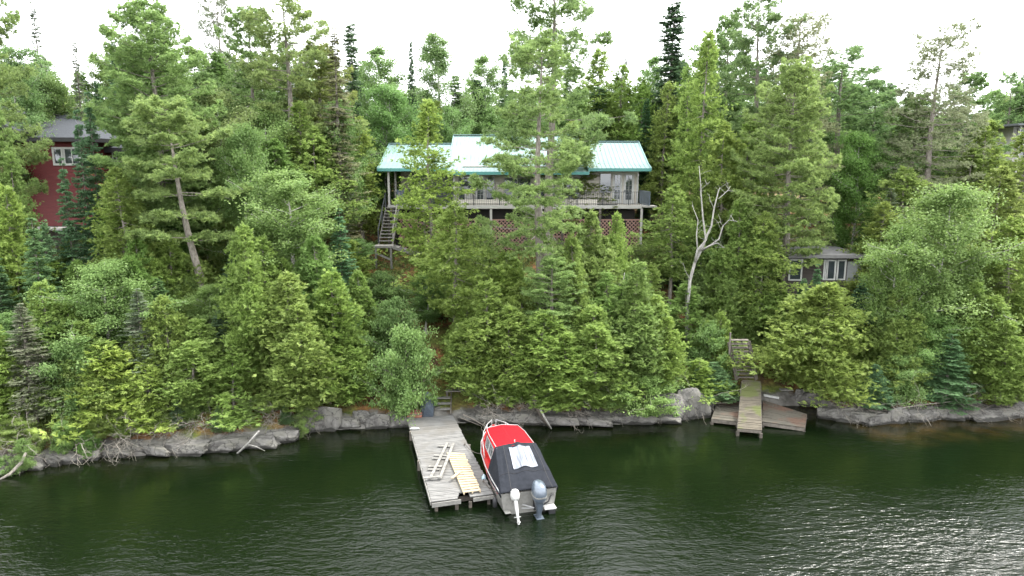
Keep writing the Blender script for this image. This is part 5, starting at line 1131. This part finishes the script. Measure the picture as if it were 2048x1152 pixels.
 ('cedar_tall', 1748, 640, 400, 85, 'cedar with a forked tip at the right end of the cottage', (1.1, 1.0, .75), dict(var=1)),
 ('birch', 1865, 730, 345, 205, 'big pale birch with a white trunk at right', (1.0, 1.12, .95), dict(var=0)),
 ('birch', 1775, 740, 430, 120, 'slimmer birch left of the big pale birch', (.95, 1.05, .9), dict(var=1)),
 ('cedar', 1790, 770, 560, 110, 'yellowish cedar under the slimmer birch', OLV, dict(var=0)),
 ('shrub', 1785, 800, 700, 110, 'leafy bush on the rocks under the slimmer birch', (.9, 1.1, 1.05), dict(var=0)),
 ('shrub', 1880, 740, 620, 110, 'leafy bush at the foot of the big pale birch', (.75, 1.05, .8), dict(var=1)),
 ('fir', 1890, 810, 670, 130, 'drooping fir on the rocks at right', (1.1, 1.3, 1.15), dict(var=1)),
 ('fir', 1745, 810, 730, 90, 'drooping small fir above the pale tilted rock', (1.1, 1.3, 1.2), dict(var=0)),
 ('cedar', 1965, 790, 590, 150, 'bright cedar near the water at far right', YEL, dict(var=2)),
 ('cedar', 2045, 790, 560, 150, 'cedar cut by the right edge near the water', YEL, dict(var=1)),
 ('cedar_tall', 1960, 660, 330, 120, 'olive cedar right of the big pale birch', (1.0, .9, .8), dict(var=0)),
 ('cedar_tall', 2010, 640, 245, 130, 'tall olive cedar in front of the pale house', (1.0, .9, .8), dict(var=1)),
 ('cedar_tall', 2065, 620, 345, 110, 'cedar below the pale house at the right edge', OLV, dict(var=2)),
 ('cedar_tall', 1915, 580, 290, 110, 'olive cedar between the sparse pine and the pale house', (.9, .85, .75), dict(var=0)),
 ('pine_thin', 1838, 560, 50, 200, 'sparse grey pine standing alone at right', (1.0, 1.0, .85), dict(rz=.5)),
 ('pine', 1800, 540, 190, 150, 'greyish pine behind the sparse grey pine', (.85, .85, .75), dict(var=2)),
 ('pine', 1900, 500, 150, 150, 'rounded pine right of the sparse grey pine', (.7, .8, .7), dict(var=0)),
 ('spruce_thin', 1760, 620, 380, 100, 'dull spruce beside the dark gap', (.9, 1.0, .9)),
 ('pine', 2030, 480, 140, 120, 'pine above the pale house', (.65, .8, .75), dict(var=1)),
 ('pine_open', 1985, 470, 150, 110, 'blue green pine left of the pale house', (.7, .85, .85)),
 ('cedar', 1905, 700, 500, 120, 'cedar just behind the big pale birch', MID, dict(var=0)),
 # --- behind the cabin
 ('spruce', 830, 440, 82, 42, 'narrow dark spruce spire behind the left cabin roof', (.7, .85, .85), dict(var=0)),
 ('poplar', 878, 430, 40, 110, 'airy poplar against the sky behind the cabin', (.95, 1.05, 1.15), dict(var=0)),
 ('poplar', 965, 425, 90, 90, 'slender birch like poplar right of the airy poplar', (.9, 1.0, 1.05), dict(var=1)),
 ('poplar', 760, 440, 70, 110, 'leafy poplar left of the narrow dark spruce spire', (.8, .98, .95), dict(var=1)),
 ('birch', 785, 455, 150, 130, 'wide blue green leafy tree behind the left cabin gable', (.72, .95, .95), dict(var=0)),
 ('spruce', 715, 450, 45, 70, 'dark spruce with a club shaped top behind the dying spruce', (.8, .85, .8), dict(var=1)),
 ('spruce', 914, 432, 150, 60, 'dark spruce with a bare lower trunk behind the cabin ridge', (.6, .7, .65), dict(var=1)),
 ('cedar_tall', 880, 436, 200, 70, 'yellowish cedar behind the cabin roof corner', (1.05, 1.0, .8), dict(var=1)),
 ('spruce', 1010, 425, 115, 55, 'dark spruce left of the tallest pine', (.62, .78, .75), dict(var=0)),
 ('cedar_tall', 1195, 440, 95, 95, 'olive cedar right of the tallest pine', (.95, .9, .75), dict(var=0)),
 ('cedar_tall', 1235, 445, 125, 85, 'olive cedar above the right part of the cabin ridge', (.9, .95, .75), dict(var=1)),
 ('spruce_thin', 1243, 430, 110, 45, 'thin spruce tip behind the olive cedars', (.8, .9, .9)),
 ('poplar', 1292, 440, 90, 80, 'leafy poplar left of the big dark spruce', (.75, .98, .85), dict(var=1)),
 ('spruce', 1332, 450, 5, 120, 'big dark spruce against the sky right of the cabin', (.75, .8, .8), dict(var=1)),
 ('spruce', 1285, 455, 200, 70, 'dark spruce at the right cabin gable', (.55, .75, .65), dict(var=0)),
 ('poplar', 1395, 440, 60, 100, 'leafy tree top behind the tall slim cedar tower', (.75, .9, .8), dict(var=0)),
 ('pine', 1440, 450, 35, 120, 'pine crown between the cedar tower and the dark pine', (.65, .78, .68), dict(var=0)),
]
T_ += [
 ('cedar', 120, 790, 560, 130, 'bright cedar between the thin grey spruce and the grey green birch', YEL, dict(var=0)),
 ('cedar', 345, 790, 590, 120, 'bright cedar just left of the foot of the leaning pine', YEL, dict(var=2)),
 ('cedar', 545, 700, 470, 120, 'cedar between the leaning pine trunk and the wide birch', YEL, dict(var=0)),
 ('cedar', 290, 700, 470, 120, 'cedar rising behind the grey green birch at mid bank', MID, dict(var=1)),
 ('birch', 430, 700, 560, 90, 'small leafy birch just behind the ragged cedar under the leaning pine', (.95, 1.1, 1.0), dict(var=0)),
 ('cedar', 700, 790, 640, 110, 'low bright cedar tucked against the left side of the leafy alder', YEL, dict(var=0)),
 ('cedar', 935, 740, 600, 90, 'cedar beside the curved bare trunk on its right', YEL, dict(var=2)),
 ('cedar', 1040, 740, 560, 120, 'cedar left of the soft young pine', YEL, dict(var=1)),
 ('cedar', 1140, 720, 470, 120, 'olive cedar in front of the central pine on its right', OLV, dict(var=2)),
 ('cedar', 1215, 730, 540, 110, 'cedar behind the cedars right of the boat', MID, dict(var=1)),
 ('cedar', 1462, 700, 520, 90, 'olive cedar between the white dead tree and the right stairs', OLV, dict(var=0)),
 ('birch', 1402, 610, 430, 80, 'green leafy sapling just behind the white dead tree', (.85, 1.15, .85), dict(var=0)),
 ('cedar', 1540, 700, 560, 80, 'cedar left of the cottage below the huge pine', OLV, dict(var=1)),
 ('birch', 1820, 760, 600, 130, 'bushy young birch below the big pale birch', (.95, 1.15, .95), dict(var=0)),
 ('cedar', 1930, 760, 560, 120, 'cedar right of the drooping fir on the rocks', OLV, dict(var=0)),
 ('cedar_tall', 1990, 720, 430, 120, 'olive cedar standing low in front of the tall olive cedar by the pale house', (1.05, .95, .8), dict(var=2)),
 ('cedar_tall', 1935, 560, 235, 120, 'high olive cedar left of the pale house', (1.05, .95, .8), dict(var=1)),
 ('cedar_tall', 1785, 600, 330, 110, 'olive cedar in front of the greyish pine at right', (1.0, .95, .8), dict(var=2)),
 ('cedar_tall', 470, 560, 300, 110, 'cedar in front of the pale half bare birch', MID, dict(var=2)),
 ('cedar_tall', 375, 560, 330, 110, 'cedar behind the crown of the leaning pine', MID, dict(var=0)),
 ('birch', 545, 520, 190, 120, 'leafy birch between the tall olive pine and the rounded birch', (.85, 1.0, .9), dict(var=1)),
 ('cedar_tall', 615, 520, 200, 100, 'yellowish cedar under the tall olive pine', YEL, dict(var=1)),
 ('birch', 690, 500, 180, 110, 'green birch showing behind the dying spruce', (.8, 1.0, .9), dict(var=0)),
 ('cedar_tall', 1275, 450, 150, 85, 'green cedar just right of the olive cedars above the cabin ridge', (.9, 1.0, .85), dict(var=2)),
 ('cedar_tall', 1365, 470, 130, 85, 'green cedar between the big dark spruce and the cedar tower', (.9, 1.0, .85), dict(var=1)),
 ('cedar_tall', 1480, 560, 240, 110, 'mid green cedar in front of the dark pine', (.95, 1.0, .85), dict(var=0)),
]
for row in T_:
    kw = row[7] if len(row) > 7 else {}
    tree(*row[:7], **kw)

# woods farther up: generic trees, grouped by stretch of skyline
def wood(n, px0, px1, d0, d1, kinds, hh, ww, label, group, tints):
    for i in range(n):
        px = px0 + (px1 - px0) * (i + prng.uniform(.1, .9)) / n
        y0 = 45; x = (px - 1024) / F * 55; d = prng.uniform(d0, d1); y = float(shore(x)) + d; x = (px - 1024) / F * (y * .985 + 1); z = float(gz(x, y))
        k = prng.choice(kinds); h = prng.uniform(*hh); t = prng.choice(tints)
        nm = NAMEOF[k].replace('_', ' ')
        plant(k, (x, y, z), h, prng.uniform(*ww) * (1.3 if k in ('pine', 'pine_open') else 1), None, t, group=nm + 's in the ' + group)
K1 = ['spruce', 'cedar_tall', 'poplar', 'spruce', 'birch']
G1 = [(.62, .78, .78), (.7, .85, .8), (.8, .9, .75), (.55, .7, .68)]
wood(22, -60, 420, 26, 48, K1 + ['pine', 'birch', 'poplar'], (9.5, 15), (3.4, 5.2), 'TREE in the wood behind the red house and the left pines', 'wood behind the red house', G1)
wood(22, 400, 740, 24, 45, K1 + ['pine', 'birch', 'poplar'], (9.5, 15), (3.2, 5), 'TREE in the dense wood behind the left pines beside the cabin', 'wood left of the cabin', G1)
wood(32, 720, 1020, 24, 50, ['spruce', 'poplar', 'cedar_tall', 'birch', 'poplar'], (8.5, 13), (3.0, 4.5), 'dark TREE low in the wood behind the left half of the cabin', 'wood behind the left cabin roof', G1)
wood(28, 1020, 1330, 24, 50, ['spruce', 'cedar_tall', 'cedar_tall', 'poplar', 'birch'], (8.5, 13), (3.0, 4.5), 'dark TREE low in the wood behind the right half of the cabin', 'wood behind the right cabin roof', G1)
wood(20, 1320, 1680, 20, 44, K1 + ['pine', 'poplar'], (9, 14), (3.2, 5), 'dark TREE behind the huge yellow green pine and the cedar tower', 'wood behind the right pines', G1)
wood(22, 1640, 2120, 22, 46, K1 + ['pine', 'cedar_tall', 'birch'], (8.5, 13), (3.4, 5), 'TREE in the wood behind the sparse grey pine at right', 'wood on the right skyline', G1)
# lower fillers, mostly glimpsed between the front trees
KF = ['cedar', 'shrub', 'cedar_small', 'shrub', 'fir', 'birch']
def fill(n, px0, px1, d0, d1, label, group, hh=(1.6, 3.4)):
    for i in range(n):
        px = px0 + (px1 - px0) * (i + prng.random()) / n; y = 38; x = (px - 1024) / F * 36; d = prng.uniform(d0, d1); y = float(shore(x)) + d; x = (px - 1024) / F * (y + 1); z = float(gz(x, y))
        k = prng.choice(KF); h = prng.uniform(*hh); nm = NAMEOF[k].replace('_', ' ')
        plant(k, (x, y, z), h, h * prng.uniform(.7, .95), None, prng.choice([OLV, MID, YEL, YEL, (.8, 1, .9)]), group=nm + 's in the ' + group)
fill(40, -40, 740, 2.5, 13, 'small TREE in the undergrowth of the bank left of the alder', 'undergrowth left of the alder', (2.2, 4.6))
fill(26, 925, 1450, 3, 12, 'small TREE in the undergrowth between the dock and the right stairs', 'undergrowth of the middle bank', (1.8, 3.8))
fill(22, 1700, 2090, 2.5, 13, 'small TREE in the undergrowth of the far right bank', 'undergrowth of the right bank', (1.8, 4.2))
fill(26, -40, 740, 1.1, 2.2, 'low TREE right above the left ledge rocks', 'row just above the left ledge', (.8, 1.7))
fill(16, 940, 1420, 1.0, 2.0, 'low TREE on the bank edge above the rocks behind the boat', 'row above the rocks behind the boat', (.7, 1.5))
fill(14, 1690, 2090, .8, 2.0, 'low TREE right above the small rocks on the right shore', 'row just above the right shore rocks', (.7, 1.5))
# dead twig tangles at the edge of the bank
def twigs(px, py, w_, label, group=None, k=None, lift=.1):
    p = ground(px, py); o = link('dead_branches', TW[prng.randrange(3) if k is None else k], None); o.location = p + Vector((0, -.1, lift)); s = w_ * pxm(p) / 2.6; o.scale = (s, s, s); o.rotation_euler = (0, 0, prng.uniform(-.4, .4)); tag(o, label, 'dead branches', group)
for a in ((60, 880, 130, 'grey dead twig tangle at the far left edge of the shore'), (150, 890, 130, 'grey brown dead twig mass above the water left of the yellow tipped cedar'), (265, 872, 120, 'drooping grey dead twigs below the small yellow tipped cedar'),
          (395, 848, 120, 'bleached root like tangle just above the crack in the left ledge'), (545, 838, 80, 'pale curved dead twigs right of the ledge crack'), (625, 824, 90, 'whitish dead twigs under the bright cedars left of the dock'),
          (985, 815, 120, 'pale curly dead branches above the bow of the red boat'), (1065, 815, 90, 'dense brown dead twigs around the dark fallen log'), (1140, 815, 110, 'curly dead branches on the orange bank right of the fallen log'),
          (1390, 800, 100, 'grey dead twig thicket above the tall pale boulder'), (1330, 812, 80, 'grey dead twigs behind the big rounded boulder'), (1235, 812, 80, 'dead twigs under the leafy alder branches right of the boat'),
          (1720, 812, 90, 'grey dead twigs under the round cedar on its right'), (1830, 812, 110, 'hanging grey dead twigs on the right shore rocks'), (1990, 806, 90, 'brown dead twigs below the bright far right cedar'),
          (330, 862, 120, 'wide grey twig mass hanging over the left ledge left of the root like tangle'), (205, 892, 110, 'grey twigs drooping to the water below the leafy green bush'), (590, 832, 80, 'thin whitish twigs above the bend in the left ledge'),
          (470, 846, 80, 'small pale twig tangle just right of the crack in the left ledge'), (10, 905, 110, 'dead twigs above the curved driftwood log at the left edge'), (1030, 812, 80, 'whitish curly twigs under the broad low cedar behind the boat'), (1770, 810, 80, 'dead twigs above the pale tilted rock on the right shore'),
          (1665, 806, 90, 'dark dry twigs between the mossy platforms and the small shore rocks'), (1915, 806, 100, 'wide dead twig fringe over the rocks below the drooping fir'),
          (430, 740, 90, 'bleached dead branches at the foot of the leaning pine'), (1480, 500, 70, 'pale dead boughs on the left of the huge yellow green pine')):
    twigs(a[0], a[1], a[2], a[3])
# white dead tree
def dead_tree(label, px0, limbs, base_r, Yb=None):
    p = ground(*px0); Yb = p.y; root = empty('dead_tree', p, 0, label, 'dead tree')
    for i, (pts, r0, dy) in enumerate(limbs):
        q = []
        for j, (a, b_) in enumerate(pts): q.append(at(a, b_, Y=Yb + dy * j / max(1, len(pts) - 1)) - p)
        if i == 0: q[0] = Vector((q[0].x, q[0].y, -.3))
        n = len(q); mb = MB(); mb.tube(q, [r0 * (1 - .82 * k / (n - 1)) for k in range(n)], 7)
        for _ in range(5 if n > 3 else 2):
            k = prng.randrange(max(1, n // 2), n); a = q[k].lerp(q[k - 1], prng.random()); d = Vector((prng.uniform(-1, 1), prng.uniform(-.6, .6), prng.uniform(-.1, .9))).normalized(); ln = prng.uniform(.2, .65)
            mb.tube([a, a + d * ln * .5 + Vector((0, 0, prng.uniform(-.05, .08))), a + d * ln], [.014, .009, .004], 4)
        mb.build('trunk' if i == 0 else 'branch', M['deadwood'], root, smooth=True)
dead_tree('white bare forked dead tree standing right of the cabin', (1372, 698), [
 ([(1372, 698), (1374, 655), (1375, 618), (1380, 560), (1390, 524), (1405, 495), (1415, 468), (1423, 452), (1428, 417), (1437, 382), (1440, 376)], .125, .3),
 ([(1390, 524), (1395, 500), (1412, 480), (1406, 438), (1402, 390), (1401, 365), (1398, 332)], .08, -.4),
 ([(1405, 500), (1422, 490), (1438, 478), (1446, 452), (1458, 440), (1475, 443)], .06, -.8), ([(1437, 398), (1448, 388), (1458, 378), (1461, 372)], .03, .3), ([(1395, 500), (1393, 470), (1396, 440), (1384, 410)], .05, .5),
 ([(1402, 500), (1418, 492), (1435, 486), (1450, 496)], .05, -.5), ([(1401, 380), (1410, 372), (1416, 366)], .02, -.2), ([(1428, 417), (1420, 400), (1418, 388)], .02, .2), ([(1446, 452), (1440, 444), (1432, 446)], .02, -.9), ([(1380, 560), (1370, 540), (1366, 525)], .02, -.2)], .17)
dead_tree('thin grey dead spire among the cedars right of the central pine', (1240, 668), [([(1240, 668), (1242, 620), (1244, 580), (1249, 545)], .09, 0)] +
 [([(1241 + i * .9, 640 - i * 11), (1241 + i * .9 + (12 if i % 2 else -12), 634 - i * 11)], .015, -.3) for i in range(9)], .08)
dead_tree('bare forked grey branches poking out before the central pine trunk', (1084, 640), [([(1084, 640), (1083, 560), (1081, 480), (1079, 420), (1077, 385)], .11, -.3),
 ([(1080, 405), (1085, 430), (1093, 455), (1103, 470), (1112, 480), (1122, 495)], .05, -1.0), ([(1093, 455), (1100, 475), (1104, 497)], .03, -1.0), ([(1078, 468), (1064, 478), (1055, 492), (1046, 508)], .04, -1.0), ([(1079, 412), (1065, 420), (1056, 430)], .03, -.8)], .1)
dead_tree('bare white poplar stems behind the left end of the cabin roof', (772, 455), [([(772, 455), (771, 300), (775, 240), (772, 190)], .10, 0), ([(771, 300), (765, 250), (760, 200)], .06, .2), ([(773, 250), (782, 215), (790, 185)], .05, -.2)], .1)

# forest-floor plants too many to count
def undergrowth():
    rng = np.random.default_rng(99); n = 52000
    x = rng.uniform(-27, 29, n); d = rng.uniform(1.0, 22, n) ; y = shore(x) + d
    keep = (nz(x, y, .8, 3.3) + rng.normal(0, .35, n) > -.1) & ~((np.abs(x - 13) < 2.4) & (d < 7)) & ~((x > -5.2) & (x < -2.2) & (d < 7))
    x, y = x[keep], y[keep]; n = len(x); z = gz(x, y)
    V = []; T = []
    for k in range(4):
        P = np.stack([x, y, z], 1) + rng.normal(0, .10, (n, 3)) * [1, 1, 0] + [0, 0, .03]; D = unit(rng.normal(0, .6, (n, 3)) + [0, 0, .9]); S = unit(np.cross(D, rng.normal(0, 1, (n, 3))))
        V.append(leaf_quads(P, D, rng.uniform(.10, .32, n), rng.uniform(.03, .09, n), S).reshape(n, 4, 3)); T.append(rng.uniform(0, 1, n))
    return crown_mesh('undergrowth', np.concatenate(V).reshape(-1, 3), np.concatenate(T))
tag(link('undergrowth', undergrowth(), foliage('ground_plants', (.07, .105, .03), (.20, .27, .08))), kind='stuff')

# things of one group that differ only by place: counted from the left of the photo
ORD = 'leftmost second third fourth fifth sixth seventh eighth ninth tenth eleventh twelfth thirteenth fourteenth fifteenth sixteenth seventeenth eighteenth nineteenth twentieth'.split()
_g = {}
for o in COL.objects:
    if o.parent is None and o.get('group') and not o.get('label'): _g.setdefault(o['group'], []).append(o)
def _px(o):
    x, y, z = o.location; return x / (y * math.cos(PITCH) - (z - CAM_H) * math.sin(PITCH))
for gname, L_ in _g.items():
    L_.sort(key=_px)
    for i, o in enumerate(L_):
        o['label'] = (('the only one' if len(L_) == 1 else 'leftmost' if i == 0 else 'rightmost' if i == len(L_) - 1 else ORD[i] + ' from left') + ' of the ' + gname)
